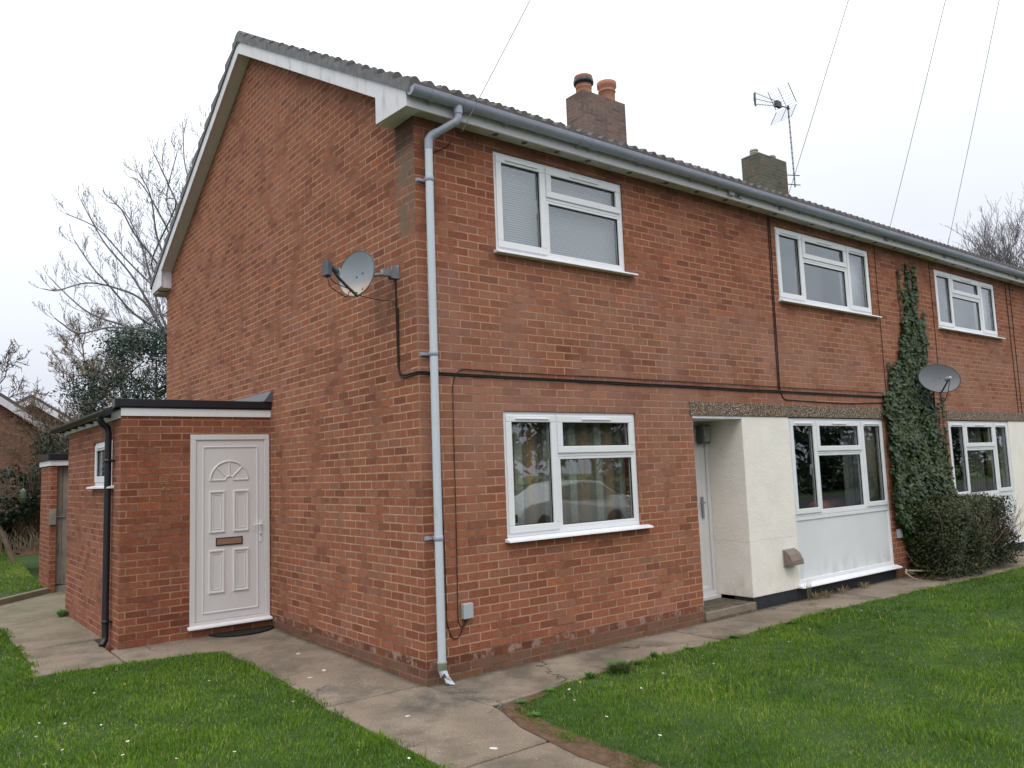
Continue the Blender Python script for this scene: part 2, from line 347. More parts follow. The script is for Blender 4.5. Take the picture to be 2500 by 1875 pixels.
M['panel'] = panel_mat()
def pebble_mat():
    m, nt, b = newmat('exposed_pebble_concrete'); pos, _ = geo(nt)
    v = nd(nt, 'ShaderNodeTexVoronoi', ins={'Scale': 75.0}); nt.links.new(pos, v.inputs['Vector'])
    sx = nd(nt, 'ShaderNodeSeparateXYZ'); nt.links.new(v.outputs['Color'], sx.inputs[0])
    c = ramp_out(nt, sx.outputs[0], [(0, (.10, .055, .03)), (.3, (.24, .14, .085)), (.55, (.36, .25, .17)), (.8, (.52, .42, .32)), (1, (.70, .63, .54))])
    c = mixc(nt, ramp_out(nt, v.outputs['Distance'], [(.35, 0.0), (.6, .85)]), c, (.07, .045, .03))
    nt.links.new(c, b.inputs['Base Color']); b.inputs['Roughness'].default_value = .8
    setbump(nt, b, mth(nt, 'MULTIPLY', v.outputs['Distance'], -1.0), .012, 1.0); return m
M['pebble'] = pebble_mat()
def concrete_mat():
    m, nt, b = newmat('path_concrete'); pos, xyz = geo(nt)
    c = ramp_out(nt, noi(nt, pos, 1.1, 5, .55), [(.28, (.175, .138, .104)), (.5, (.255, .205, .158)), (.74, (.325, .27, .212))])
    c = mixc(nt, 1.0, c, ramp_out(nt, noi(nt, pos, 70, 5, .85), [(.3, .52), (.5, 1.0), (.7, 1.5)]), 'MULTIPLY')
    # dark lichen and damp stains
    d = ramp_out(nt, noi(nt, pos, 1.7, 6, .68), [(.46, 0.0), (.62, 1.0)]); c = mixc(nt, mth(nt, 'MULTIPLY', d, .62), c, (.085, .075, .06))
    fy = mth(nt, 'MULTIPLY', band(nt, xyz[1], -.10, -.01), band(nt, xyz[0], -.02, .0)); fy = mth(nt, 'MULTIPLY', fy, band(nt, xyz[2], .04, .02)); fx = mth(nt, 'MULTIPLY', band(nt, xyz[0], -.09, -.01), band(nt, xyz[1], -.02, .0))
    ft = mth(nt, 'MULTIPLY', mth(nt, 'MAXIMUM', fy, fx), ramp_out(nt, noi(nt, pos, 11, 5, .7), [(.3, .3), (.6, .95)])); c = mixc(nt, ft, c, (.07, .06, .04))
    # damp patch by the downpipe foot
    vd = nd(nt, 'ShaderNodeVectorMath', operation='DISTANCE'); vd.inputs[1].default_value = (-.15, -.45, 0); 
    mp_ = nd(nt, 'ShaderNodeMapping'); mp_.inputs['Scale'].default_value = (1, 1.6, 1); mp_.inputs['Location'].default_value = (0, .3, 0)
    nt.links.new(pos, mp_.inputs[0]); nt.links.new(mp_.outputs[0], vd.inputs[0])
    dd = mth(nt, 'MULTIPLY', band(nt, vd.outputs['Value'], .75, .15), ramp_out(nt, noi(nt, pos, 6, 6, .7), [(.3, .1), (.6, 1.0)])); c = mixc(nt, mth(nt, 'MULTIPLY', dd, .7), c, (.045, .045, .042))
    ve = nd(nt, 'ShaderNodeTexVoronoi', feature='DISTANCE_TO_EDGE', ins={'Scale': .55}); dm_ = nd(nt, 'ShaderNodeVectorMath', operation='MULTIPLY_ADD'); dm_.inputs[1].default_value = (.5, .5, 0)
    nzc = nd(nt, 'ShaderNodeTexNoise', ins={'Scale': 4.0, 'Detail': 6.0, 'Roughness': .7}); nt.links.new(pos, nzc.inputs['Vector']); nt.links.new(nzc.outputs['Color'], dm_.inputs[0]); nt.links.new(pos, dm_.inputs[2]); nt.links.new(dm_.outputs[0], ve.inputs['Vector'])
    ck = mth(nt, 'MULTIPLY', band(nt, ve.outputs['Distance'], .006, .002), ramp_out(nt, noi(nt, pos, .7, 2), [(.50, 0.0), (.56, .8)])); c = mixc(nt, ck, c, (.05, .045, .035))
    # greenish tint far left, pale speckles of aggregate
    c = mixc(nt, mth(nt, 'MULTIPLY', band(nt, xyz[1], 3.0, 7.0), .45), c, (.17, .165, .10))
    v = nd(nt, 'ShaderNodeTexVoronoi', ins={'Scale': 34.0}); nt.links.new(pos, v.inputs['Vector'])
    c = mixc(nt, mth(nt, 'MULTIPLY', ramp_out(nt, v.outputs['Distance'], [(.12, 1.0), (.2, 0.0)]), ramp_out(nt, noi(nt, pos, 21, 2), [(.52, 0.0), (.6, .6)])), c, (.52, .45, .38))
    nt.links.new(c, b.inputs['Base Color']); b.inputs['Roughness'].default_value = .92; b.inputs['Specular IOR Level'].default_value = .25
    setbump(nt, b, noi(nt, pos, 60, 6, .8), .008, .8); return m
M['concrete'] = concrete_mat()
def tile_mat():
    m, nt, b = newmat('concrete_roof_tile'); pos, xyz = geo(nt)
    c = ramp_out(nt, noi(nt, pos, 5, 5, .6), [(.3, (.065, .06, .06)), (.5, (.105, .095, .092)), (.72, (.145, .13, .125))])
    c = mixc(nt, ramp_out(nt, noi(nt, pos, 22, 6, .7), [(.56, 0.0), (.68, .6)]), c, (.27, .27, .24))
    nt.links.new(c, b.inputs['Base Color']); b.inputs['Roughness'].default_value = .95; setbump(nt, b, noi(nt, pos, 60, 5), .006, .7); return m
M['tile'] = tile_mat()
def fascia_mat():
    m, nt, b = newmat('grimy_fascia_paint'); pos, xyz = geo(nt)
    st = noi(nt, pos, 14, 6, .7, (1, 1, .12))
    g = mth(nt, 'MULTIPLY', band(nt, xyz[2], 5.05, 5.12), ramp_out(nt, st, [(.3, .2), (.65, 1.0)]))
    c = mixc(nt, mth(nt, 'MULTIPLY', g, .8), (.77, .74, .78), (.17, .17, .19))
    c = mixc(nt, ramp_out(nt, noi(nt, pos, 9, 6, .7), [(.6, 0.0), (.72, .5)]), c, (.30, .28, .24))
    nt.links.new(c, b.inputs['Base Color']); b.inputs['Roughness'].default_value = .6; return m
M['fascia'] = fascia_mat()
def dish_mat(rust):
    m, nt, b = newmat('grey_dish_enamel'); pos, xyz = geo(nt)
    c = mixc(nt, ramp_out(nt, noi(nt, pos, 30, 3), [(.3, 0.0), (.7, .25)]), (.215, .245, .275), (.165, .185, .205))
    if rust is False: c = mixc(nt, 1.0, c, (.74, .70, .68), 'MULTIPLY')
    if rust:
        r = mth(nt, 'MULTIPLY', band(nt, xyz[2], 3.56, 3.44), ramp_out(nt, noi(nt, pos, 9, 5, .6, (1, 1, .6)), [(.42, .05), (.6, 1.0)]))
        c = mixc(nt, mth(nt, 'MULTIPLY', band(nt, xyz[2], 3.52, 3.40), .6), c, (.52, .50, .42)); c = mixc(nt, mth(nt, 'MULTIPLY', r, .75), c, (.42, .20, .08))
    nt.links.new(c, b.inputs['Base Color']); b.inputs['Roughness'].default_value = .5; return m
def curtain_mat(name, kind):
    m, nt, b = newmat(name); uv = nd(nt, 'ShaderNodeUVMap'); s = nd(nt, 'ShaderNodeSeparateXYZ'); nt.links.new(uv.outputs[0], s.inputs[0])
    u, v = s.outputs[0], s.outputs[1]
    if kind == 'ornate':
        t = mth(nt, 'FRACT', mth(nt, 'DIVIDE', u, .36))
        c = ramp_out(nt, t, [(0, (.27, .205, .145)), (.10, (.27, .205, .145)), (.12, (.19, .18, .14)), (.30, (.20, .20, .16)), (.32, (.38, .40, .34)), (.54, (.38, .40, .34)), (.56, (.20, .19, .15)), (.76, (.24, .19, .13)), (.78, (.36, .23, .10)), (.83, (.36, .23, .10)), (.85, (.31, .235, .165)), (1, (.27, .205, .145))])
        vo = nd(nt, 'ShaderNodeTexVoronoi', feature='DISTANCE_TO_EDGE', ins={'Scale': 26.0}); nt.links.new(uv.outputs[0], vo.inputs['Vector'])
        ring = mth(nt, 'FRACT', mth(nt, 'MULTIPLY', v, 7.0)); rr = mth(nt, 'SUBTRACT', ring, .5); tt = mth(nt, 'MULTIPLY', mth(nt, 'SUBTRACT', t, .43), 2.6)
        rad = mth(nt, 'SQRT', mth(nt, 'ADD', mth(nt, 'MULTIPLY', mth(nt, 'MULTIPLY', rr, rr), .55), mth(nt, 'MULTIPLY', tt, tt)))
        medal = ramp_out(nt, rad, [(.14, 0.0), (.19, 1.0), (.26, 1.0), (.31, 0.0)])
        c = mixc(nt, mth(nt, 'MULTIPLY', medal, .35), c, (.50, .56, .50))
        c = mixc(nt, ramp_out(nt, vo.outputs['Distance'], [(.02, .35), (.10, 0.0)]), c, (.36, .28, .16))
    elif kind == 'net': c = mixc(nt, 0.0, (.60, .63, .65), (0, 0, 0))
    elif kind == 'grey': c = mixc(nt, 0.0, (.26, .27, .27), (0, 0, 0))
    elif kind == 'beige': c = mixc(nt, 0.0, (.20, .18, .145), (0, 0, 0))
    else: c = mixc(nt, 0.0, (.20, .17, .05), (0, 0, 0))
    nt.links.new(c, b.inputs['Base Color']); b.inputs['Roughness'].default_value = .9; return m
for k in ('ornate', 'net', 'grey', 'beige', 'mustard'): M['c_'+k] = curtain_mat('curtain_'+k, k)
def leaf_mat(name, stops, rough=.5, trans=.25, attr='tint'):
    m, nt, b = newmat(name); a = nd(nt, 'ShaderNodeAttribute', attribute_name=attr)
    c = ramp_out(nt, a.outputs['Fac'], stops); nt.links.new(c, b.inputs['Base Color']); b.inputs['Roughness'].default_value = rough; b.inputs['Specular IOR Level'].default_value = .35
    o = nt.nodes['Material Output']; t = nd(nt, 'ShaderNodeBsdfTranslucent'); nt.links.new(c, t.inputs[0])
    mx = nd(nt, 'ShaderNodeMixShader'); mx.inputs[0].default_value = trans
    nt.links.new(b.outputs[0], mx.inputs[1]); nt.links.new(t.outputs[0], mx.inputs[2]); nt.links.new(mx.outputs[0], o.inputs[0]); return m
M['grass'] = leaf_mat('grass_blades', [(0, (.050, .110, .009)), (.35, (.100, .205, .014)), (.7, (.175, .305, .022)), (.9, (.26, .36, .05)), (1, (.38, .34, .16))], .8, .35)
M['ivy'] = leaf_mat('ivy_leaf', [(0, (.020, .034, .010)), (.5, (.042, .072, .022)), (.85, (.085, .12, .042)), (1, (.17, .19, .085))], .38, .1)
M['hedge'] = leaf_mat('hedge_leaf', [(0, (.020, .030, .008)), (.45, (.042, .058, .018)), (.75, (.085, .088, .028)), (.92, (.15, .10, .045)), (1, (.17, .045, .035))], .5, .1)
M['holly'] = leaf_mat('holly_leaf', [(0, (.015, .035, .028)), (.6, (.03, .06, .045)), (1, (.075, .10, .07))], .3, .08)
M['shrub'] = leaf_mat('shrub_leaf', [(0, (.010, .02, .010)), (.6, (.022, .04, .02)), (1, (.06, .075, .035))], .4, .1)
M['weed'] = leaf_mat('weed_leaf', [(0, (.09, .19, .04)), (.6, (.12, .22, .06)), (.8, (.16, .12, .07)), (1, (.17, .09, .06))], .6, .2)
M['straw'] = leaf_mat('dry_straw', [(0, (.22, .16, .09)), (1, (.34, .27, .16))], .8, .2)
def lawn_mat():
    m, nt, b = newmat('lawn_ground'); pos, _ = geo(nt)
    c = ramp_out(nt, noi(nt, pos, 3, 6, .7), [(.3, (.03, .07, .014)), (.55, (.05, .11, .018)), (.75, (.09, .13, .03))])
    nt.links.new(c, b.inputs['Base Color']); b.inputs['Roughness'].default_value = .95; setbump(nt, b, noi(nt, pos, 50, 5, .8), .03, 1); return m
M['lawn'] = lawn_mat()
def moss_mat():
    m, nt, b = newmat('mossy_lawn'); pos, _ = geo(nt)
    c = ramp_out(nt, noi(nt, pos, 1.1, 5, .6), [(.3, (.035, .08, .015)), (.5, (.065, .12, .02)), (.66, (.17, .19, .03))])
    nt.links.new(c, b.inputs['Base Color']); b.inputs['Roughness'].default_value = .95; setbump(nt, b, noi(nt, pos, 40, 5, .8), .05, 1); return m
M['moss'] = moss_mat()

# ------------------------------------------------------------------ ground
def gz(x, y): return .05*min(1, max(0, y/3.4)) if x < 0 else 0.0
def T(y):                                   # underside line of the roof tiles
    return 5.248+.572*(y if y <= 4.1 else 8.2-y)
def sheet(name, pts, z, mat):
    mb = MB(); mb.add([(x, y, (z(x, y) if callable(z) else z)) for x, y in pts], [tuple(range(len(pts)))]); return tag(mb.build(name, mat), None, None, kind='structure')
sheet('ground', [(-160, -160), (160, -160), (160, 160), (-160, 160)], -.06, M['lawn'])
sheet('road', [(-60, -15.5), (60, -15.5), (60, -9.6), (-60, -9.6)], -.052, M['tarmac'])
mbp = MB(); mbp.box(-60, 60, -9.6, -8.0, -.10, .0); tag(mbp.build('pavement', M['concrete'], bevel=.02), None, None, kind='structure')
# garden path: slabs with real joints between them
mb = MB()
def slab(pts):
    n = len(pts); cx = sum(p[0] for p in pts)/n; cy = sum(p[1] for p in pts)/n
    q = []
    for x, y in pts:
        d = math.hypot(x-cx, y-cy); k = .006/d; q.append((x+(cx-x)*k, y+(cy-y)*k))
    b = MB(); top = [(x, y, gz(x, y)) for x, y in q]; bot = [(x, y, -.09) for x, y in q]
    mb.add(top+bot, [tuple(range(n)), tuple(range(n, 2*n))[::-1]]+[(i, n+i, n+(i+1) % n, (i+1) % n) for i in range(n)])
def jag(a, b, n, amp, seed):
    r = random.Random(seed); o = []
    for i in range(1, n):
        t = i/n; o.append((a[0]+(b[0]-a[0])*t+r.uniform(-amp, amp)*(abs(b[1]-a[1]) > .5), a[1]+(b[1]-a[1])*t+r.uniform(-amp, amp)*(abs(b[0]-a[0]) > .5)))
    return o
A_, B_ = (-.9, .06), (0, .06)
slab([(-.91, -1.75), (-.14, -1.75), (-.10, -1.42), (.04, -1.0), (.06, -.86), (0, .055)] + [(-.9, .055)])
slab([(.06, -.86), (.98, -.76), (2.0, -.68), (3.06, -.69), (3.075, .3), (0.0, .3), (0.0, .055)])
slab([(3.085, -.69), (5.28, -.64), (6.3, -.68), (6.3, .3), (3.085, .3)])
slab([(6.31, -.68), (7.9, -.79), (10.2, -.88), (10.2, .3), (6.31, .3)])
slab([(10.21, -.88), (14.0, -.88), (14, .3), (10.21, .3)]); slab([(14.01, -.88), (20, -.88), (20, .3), (14.01, .3)])
slab([(-.9, .065), (0, .065), (0.0, 2.61), (-.84, 2.61), (-.84, 1.0)])
slab([(-.84, 2.62), (0.0, 2.62), (0.0, 3.6), (-1.6, 3.6), (-1.73, 3.5), (-1.73, 2.76)])
slab([(-2.53, 2.85), (-1.74, 2.78), (-1.74, 4.3), (-2.46, 4.2), (-2.46, 3.5)])
slab([(-2.46, 4.21), (-1.6, 4.35), (-1.6, 6.8), (-2.46, 6.1)])
slab([(-2.46, 6.11), (-1.6, 6.81), (-1.2, 9.6), (-1.45, 9.6), (-2.25, 8.45), (-2.9, 7.45), (-3.7, 6.4)])
slab([(-.91, -4.0), (-.17, -4.0), (-.168, -2.39), (-.186, -2.09), (-.14, -1.76), (-.91, -1.76)])
slab([(-.92, -6.2), (-.17, -6.2), (-.17, -4.01), (-.92, -4.01)]); slab([(-.92, -8.0), (-.17, -8.0), (-.17, -6.21), (-.92, -6.21)])
slab([(-1.5, 6.7), (1, 6.7), (1, 9.6), (-1.2, 9.6)])
tag(mb.build('path', M['concrete'], bevel=.008), None, None, kind='structure')
LAWN_L = [(-.93, -8), (-.93, -.756), (-.93, -.157), (-.87, .547), (-.87, 1.792), (-.92, 2.62), (-1.73, 2.70), (-2.52, 2.80), (-2.47, 3.463), (-2.47, 4.577), (-2.46, 6.0), (-4.2, 6.2), (-9, 6.4), (-14, -8)]
LAWN_R = [(-.09, -8), (-.09, -2.39), (-.10, -2.09), (0.0, -1.42), (.12, -1.05), (.98, -.80), (2.0, -.72), (3.36, -.74), (5.28, -.67), (7.9, -.83), (10.2, -.93), (20, -.93), (20, -8)]
LEFTGRID = True; sheet('right_lawn_ground', LAWN_R, -.002, M['lawn'])
sheet('soil_edge', [(-.20, -3.4), (-.19, -2.39), (-.20, -2.09), (-.11, -1.42), (.03, -1.0), (.2, -.90), (.55, -.83), (.6, -.90), (.2, -1.02), (.10, -1.4), (.06, -1.8), (.04, -2.3), (.02, -3.4)], .004, M['soil'])
# rising back lawn with its kerb
mb = MB(); mb.add([(-2.95, 7.45, .10), (-2.28, 8.45, .10), (-1.5, 9.35, .10), (-1.5, 10.4, .14), (-1.5, 16, .55), (-14, 16, .55), (-14, 6.4, .1), (-3.7, 6.5, .1)], [tuple(range(8))])
tag(mb.build('back_lawn_ground', M['moss']), None, None, kind='structure')
mb = MB(); mb.prism([(-3.75, 6.42, -.05), (-2.95, 7.40, -.05), (-2.26, 8.40, -.05), (-1.48, 9.30, -.05), (-1.56, 9.36, -.05), (-2.33, 8.48, -.05), (-3.02, 7.48, -.05), (-3.82, 6.5, -.05)], (0, 0, .19))
tag(mb.build('path_kerb', M['concrete'], bevel=.012), None, None, kind='structure')

# ------------------------------------------------------------------ grass blades (stuff)
def inpoly(P, poly):
    x, y = P[:, 0], P[:, 1]; ins = np.zeros(len(P), bool); n = len(poly)
    for i in range(n):
        x1, y1 = poly[i]; x2, y2 = poly[(i+1) % n]
        c = ((y1 > y) != (y2 > y)) & (x < (x2-x1)*(y-y1)/((y2-y1)+1e-12)+x1); ins ^= c
    return ins
def vnoise(P, s, seed):
    """cheap smooth value noise on a grid"""
    r = np.random.default_rng(seed); g = r.random((64, 64)); q = P*s+100; i = np.floor(q).astype(int); f = q-i; f = f*f*(3-2*f)
    a = g[i[:, 0] % 64, i[:, 1] % 64]; b = g[(i[:, 0]+1) % 64, i[:, 1] % 64]; c = g[i[:, 0] % 64, (i[:, 1]+1) % 64]; d = g[(i[:, 0]+1) % 64, (i[:, 1]+1) % 64]
    return (a*(1-f[:, 0])+b*f[:, 0])*(1-f[:, 1])+(c*(1-f[:, 0])+d*f[:, 0])*f[:, 1]
def mesh_np(name, V, F4, F3, mat, tint=None):
    me = bpy.data.meshes.new(name); nv = len(V); me.vertices.add(nv); me.vertices.foreach_set('co', V.astype(np.float32).ravel())
    loops = np.concatenate([F4.ravel(), F3.ravel()]) if len(F3) else F4.ravel(); tot = np.concatenate([np.full(len(F4), 4), np.full(len(F3), 3)])
    me.loops.add(len(loops)); me.loops.foreach_set('vertex_index', loops.astype(np.int32)); me.polygons.add(len(tot))
    me.polygons.foreach_set('loop_start', (np.cumsum(tot)-tot).astype(np.int32)); me.polygons.foreach_set('loop_total', tot.astype(np.int32))
    me.update(calc_edges=True)
    if tint is not None:
        a = me.attributes.new('tint', 'FLOAT', 'POINT'); a.data.foreach_set('value', tint.astype(np.float32))
    me.materials.append(mat); return me
def grass(poly, name, zf, bands, hscale=1.0, shave=None, extra=None):
    Ps = []; Ws = []
    if extra is not None: Ps.append(extra); Ws.append(np.full(len(extra), .006))
    xs = [p[0] for p in poly]; ys = [p[1] for p in poly]; area = (max(xs)-min(xs))*(max(ys)-min(ys))
    for lo, hi, dens, w in bands:
        x0, x1 = max(min(xs), CAM.x-hi), min(max(xs), CAM.x+hi); y0, y1 = max(min(ys), CAM.y-hi), min(max(ys), CAM.y+hi)
        if x1 <= x0 or y1 <= y0: continue
        n = int((x1-x0)*(y1-y0)*dens); P = RN.random((n, 2))*[x1-x0, y1-y0]+[x0, y0]
        d = np.hypot(P[:, 0]-CAM.x, P[:, 1]-CAM.y); P = P[(d >= lo) & (d < hi)]; P = P[inpoly(P, poly)]
        Ps.append(P); Ws.append(np.full(len(P), w))
    P = np.concatenate(Ps); Wd = np.concatenate(Ws)
    if shave is not None:
        k = shave(P); P, Wd = P[k], Wd[k]
    n = len(P); n1 = vnoise(P, 2.2, 1); n2 = vnoise(P, 9, 2); n3 = vnoise(P, .8, 3); n4 = vnoise(P, 4.5, 8)
    h = (.014+.026*n1*n1+.022*n2)*hscale*(.6+.8*RN.random(n)); tall = RN.random(n) < .03; h[tall] *= 1.7
    ang = RN.random(n)*2*np.pi; lean = .25+.75*RN.random(n); ca, sa = np.cos(ang), np.sin(ang)
    flow = vnoise(P, 3, 5)*6.28; lx = .8*ca+.25*np.cos(flow); ly = .8*sa+.25*np.sin(flow)
    w = Wd*(.7+.6*RN.random(n)); px, py = -sa*w/2, ca*w/2; z0 = np.array([zf(a, b) for a, b in P]) if callable(zf) else np.full(n, zf)
    def pt(t, s, ww): return np.stack([P[:, 0]+lx*lean*h*t*t+px*s*ww, P[:, 1]+ly*lean*h*t*t+py*s*ww, z0+h*t*(1-.35*lean*t)], 1)
    V = np.stack([pt(0, -1, 1), pt(0, 1, 1), pt(.55, 1, .8), pt(.55, -1, .8), pt(1, 0, 0)], 1).reshape(-1, 3)
    i = np.arange(n)[:, None]*5; F4 = i+np.array([0, 1, 2, 3]); F3 = i+np.array([3, 2, 4])
    n5 = vnoise(P, 1.7, 12); t = np.clip(-.06+.34*n3+.36*n4+.26*n5+.17*RN.standard_normal(n)+.1*(h > .06), 0, .93); dry = RN.random(n) < (.03+.05*(n2 > .8)); t[dry] = 1
    me = mesh_np(name, V, F4, F3, M['grass'], np.repeat(t, 5)); o = link(name, me)
    return o
def gridsheet(name, poly, zf, step, mat):
    xs = [p[0] for p in poly]; ys = [p[1] for p in poly]; mb = MB(); x = min(xs)
    C = []; 
    nx = int((max(xs)-min(xs))/step)+1; ny = int((max(ys)-min(ys))/step)+1
    gx, gy = np.meshgrid(min(xs)+step*(np.arange(nx)+.5), min(ys)+step*(np.arange(ny)+.5)); P = np.stack([gx.ravel(), gy.ravel()], 1)
    k = np.zeros(len(P), bool)
    for dx in (-.04, .04):
        for dy in (-.04, .04): k |= inpoly(P+[dx, dy], poly)
    h = step/2
    for x, y in P[k]: mb.add([(x-h, y-h, zf(x-h, y-h)), (x+h, y-h, zf(x+h, y-h)), (x+h, y+h, zf(x+h, y+h)), (x-h, y+h, zf(x-h, y+h))], [(0, 1, 2, 3)])
    return tag(mb.build(name, mat), None, None, kind='structure')
gl = lambda x, y: .05*min(1, max(0, y/3.4))
gridsheet('left_lawn_ground', LAWN_L, lambda x, y: gl(x, y)-.006, .10, M['lawn'])
BN = [(0, 4.2, 8500, .0038), (4.2, 6.5, 7000, .0044), (6.5, 9.5, 4000, .0060), (9.5, 14, 2000, .009), (14, 26, 500, .018)]
def edge_points(line, dens, sp):
    out = []
    for (a, b) in zip(line, line[1:]):
        L_ = math.hypot(b[0]-a[0], b[1]-a[1]); n = int(L_*dens); t = RN.random(n); nx, ny = (b[1]-a[1])/L_, -(b[0]-a[0])/L_
        off = sp*RN.standard_normal(n); out.append(np.stack([a[0]+(b[0]-a[0])*t+nx*off, a[1]+(b[1]-a[1])*t+ny*off], 1))
    P = np.concatenate(out); w = vnoise(P, 7, 55); return P[(w > .38) & (RN.random(len(P)) < .9)]
EDGE = {'L': edge_points([(-.93, -3.4)]+LAWN_L[1:11], 520, .035), 'R': edge_points([(-.08, -3.2), (-.09, -2.39), (-.07, -2.0), (.02, -1.42), (.12, -1.05)]+LAWN_R[5:11]+[(16, -.93)], 560, .04)}
g1 = grass(LAWN_L, 'lawn_grass', lambda a, b: gl(a, b)-.004, BN, extra=EDGE['L']); tag(g1, 'short bright green grass of the lawn left of the path', 'grass', kind='stuff')
g2 = grass(LAWN_R, 'lawn_grass', -.008, BN, 1.05, lambda P: ~((P[:, 0] < -.09+.17*vnoise(P, 6, 9)+.04*(P[:, 1]+1.4)) & (RN.random(len(P)) < .9) & (P[:, 1] > -3.2)) | (P[:, 0] > .30), extra=EDGE['R'])
g3 = grass([(-3.7, 6.55), (-2.95, 7.5), (-2.28, 8.5), (-1.54, 9.4), (-1.5, 14.6), (-13, 14.6), (-13, 6.5)], 'back_lawn_grass', lambda a, b: .09+.45*min(1, max(0, (b-9.2)/6.5)), [(0, 40, 900, .014)]); tag(g3, 'mossy green grass of the back lawn beyond the kerb', 'grass', kind='stuff')
tag(g2, 'lush green grass of the lawn in front of the terrace', 'grass', kind='stuff')

# ------------------------------------------------------------------ parts of houses
def ringbox(mb, x0, x1, z0, z1, w, ya, yb):
    """rectangular frame of four butted bars"""
    mb.box(x0, x1, ya, yb, z1-w, z1); mb.box(x0, x1, ya, yb, z0, z0+w); mb.box(x0, x0+w, ya, yb, z0+w, z1-w); mb.box(x1-w, x1, ya, yb, z0+w, z1-w)
def bevring(mb, x0, x1, z0, z1, w, y, h):
    """moulded picture-frame ring standing h proud of plane y (towards -y)"""
    r = [(x0, z0, 0), (x0+w*.3, z0+w*.3, h), (x0+w*.7, z0+w*.7, h), (x0+w, z0+w, 0)]
    vs = []
    for a, b, hh in r:
        k = a-x0; vs += [(x0+k, y-hh, z0+k), (x1-k, y-hh, z0+k), (x1-k, y-hh, z1-k), (x0+k, y-hh, z1-k)]
    fs = [(i*4+j, i*4+(j+1) % 4, (i+1)*4+(j+1) % 4, (i+1)*4+j) for i in range(3) for j in range(4)]
    mb.add(vs, [f[::-1] for f in fs])
def make_window(parent, name, x0, x1, z0, z1, xf=None, kind='two', y=.02, sill=True, vents=('top',), flip=False, sillmat=None):
    """all coordinates as seen from outside, frame face at y"""
    W_ = x1-x0
    fx = (lambda a: x0+x1-a) if flip else (lambda a: a)
    def bx(mb, a, b, *r): mb.box(min(fx(a), fx(b)), max(fx(a), fx(b)), *r)
    def ring(mb, a, b, c, d, w, ya, yb): ringbox(mb, min(fx(a), fx(b)), max(fx(a), fx(b)), c, d, w, ya, yb)
    f = MB(xf); ringbox(f, x0, x1, z0, z1, .042, y, y+.065)
    seal = MB(xf); gl = []; sash = []; vent = []; hnd = []
    tr = z0+(z1-z0)*.665
    if kind == 'two':
        sp = x0+.668; bx(f, sp-.02, sp+.02, y, y+.065, z0+.042, z1-.042); bx(f, sp+.02, x1-.042, y, y+.065, tr-.045, tr)
        sash.append((x0+.035, sp-.008, z0+.035, z1-.035)); sash.append((sp+.012, x1-.035, tr-.012, z1-.035)); fixed = [(sp+.02, x1-.042, z0+.042, tr-.045)]
        vent = [(x0+.15, sp-.10, z1-.078), (sp+.34, sp+.75, z1-.078)]; hnd = [(sp-.045, (z0+z1)/2+.1)]
    elif kind == 'three':
        a = x0+W_*.262; b = x1-W_*.262
        for q in (a, b): bx(f, q-.02, q+.02, y, y+.065, z0+.042, z1-.042)
        bx(f, a+.02, b-.02, y, y+.065, tr-.045, tr)
        sash += [(x0+.035, a-.006, z0+.035, z1-.035), (b+.006, x1-.035, z0+.035, z1-.035), (a+.012, b-.012, tr-.012, z1-.035)]; fixed = [(a+.02, b-.02, z0+.042, tr-.045)]
        vent = [(x0+.14, a-.10, z1-.078), (a+.4, b-.4, z1-.078), (b+.10, x1-.14, z1-.078)]; hnd = [(a-.05, (z0+z1)/2), ]
    else:
        sash += [(x0+.035, x1-.035, z0+.035, z1-.035)]; fixed = []
        vent = [(x0+.2, x1-.2, z1-.078)]
    f = f.build('window', M['upvc'], parent, .004)
    for (a, b, c, d) in sash:
        s = MB(xf); ring(s, a, b, c, d, .068, y-.016, y+.04); s.build('sash', M['upvc'], f, .006)
        g = MB(xf); bx(g, a+.060, b-.060, y+.018, y+.024, c+.060, d-.060); g.build('glass_pane', M['glass'], f)
        ring(seal, a+.066, b-.066, c+.066, d-.066, .007, y+.003, y+.017)
    for (a, b, c, d) in fixed:
        s = MB(xf); ring(s, a, b, c, d, .028, y+.004, y+.05); s.build('glazing_bead', M['upvc'], f, .004)
        g = MB(xf); bx(g, a+.02, b-.02, y+.028, y+.034, c+.02, d-.02); g.build('glass_pane', M['glass'], f)
        ring(seal, a+.026, b-.026, c+.026, d-.026, .007, y+.012, y+.027)
    seal.build('rubber_seal', M['seal'], f)
    for a, b, zz in vent:
        v = MB(xf); bx(v, a, b, y-.030, y-.0165, zz, zz+.014); v.build('trickle_vent', M['upvc'], f, .003)
    for a, zz in hnd:
        v = MB(xf); bx(v, a-.012, a+.012, y+.05, y+.075, zz-.03, zz+.03); bx(v, a-.01, a+.01, y+.075, y+.09, zz-.11, zz+.02); v.build('handle', M['upvc'], f, .004)
    if sill:
        s = MB(xf); s.prism([(x0-.03, -.075, z0-.040), (x0-.03, -.07, z0-.022), (x0-.03, y, z0-.002), (x0-.03, y+.06, z0-.002), (x0-.03, y+.06, z0-.040)], (W_+.145, 0, 0)); s.build('sill', sillmat or M['upvc'], f, .003)
    return f
def make_room(parent, x0, x1, y0, y1, z0, z1, mat):
    mb = MB(); mb.add([(x0,y0,z0),(x1,y0,z0),(x1,y1,z0),(x0,y1,z0),(x0,y0,z1),(x1,y0,z1),(x1,y1,z1),(x0,y1,z1)], [(0,1,2,3),(7,6,5,4),(2,1,5,6),(3,2,6,7),(0,3,7,4)])
    return mb.build('room', mat, parent)
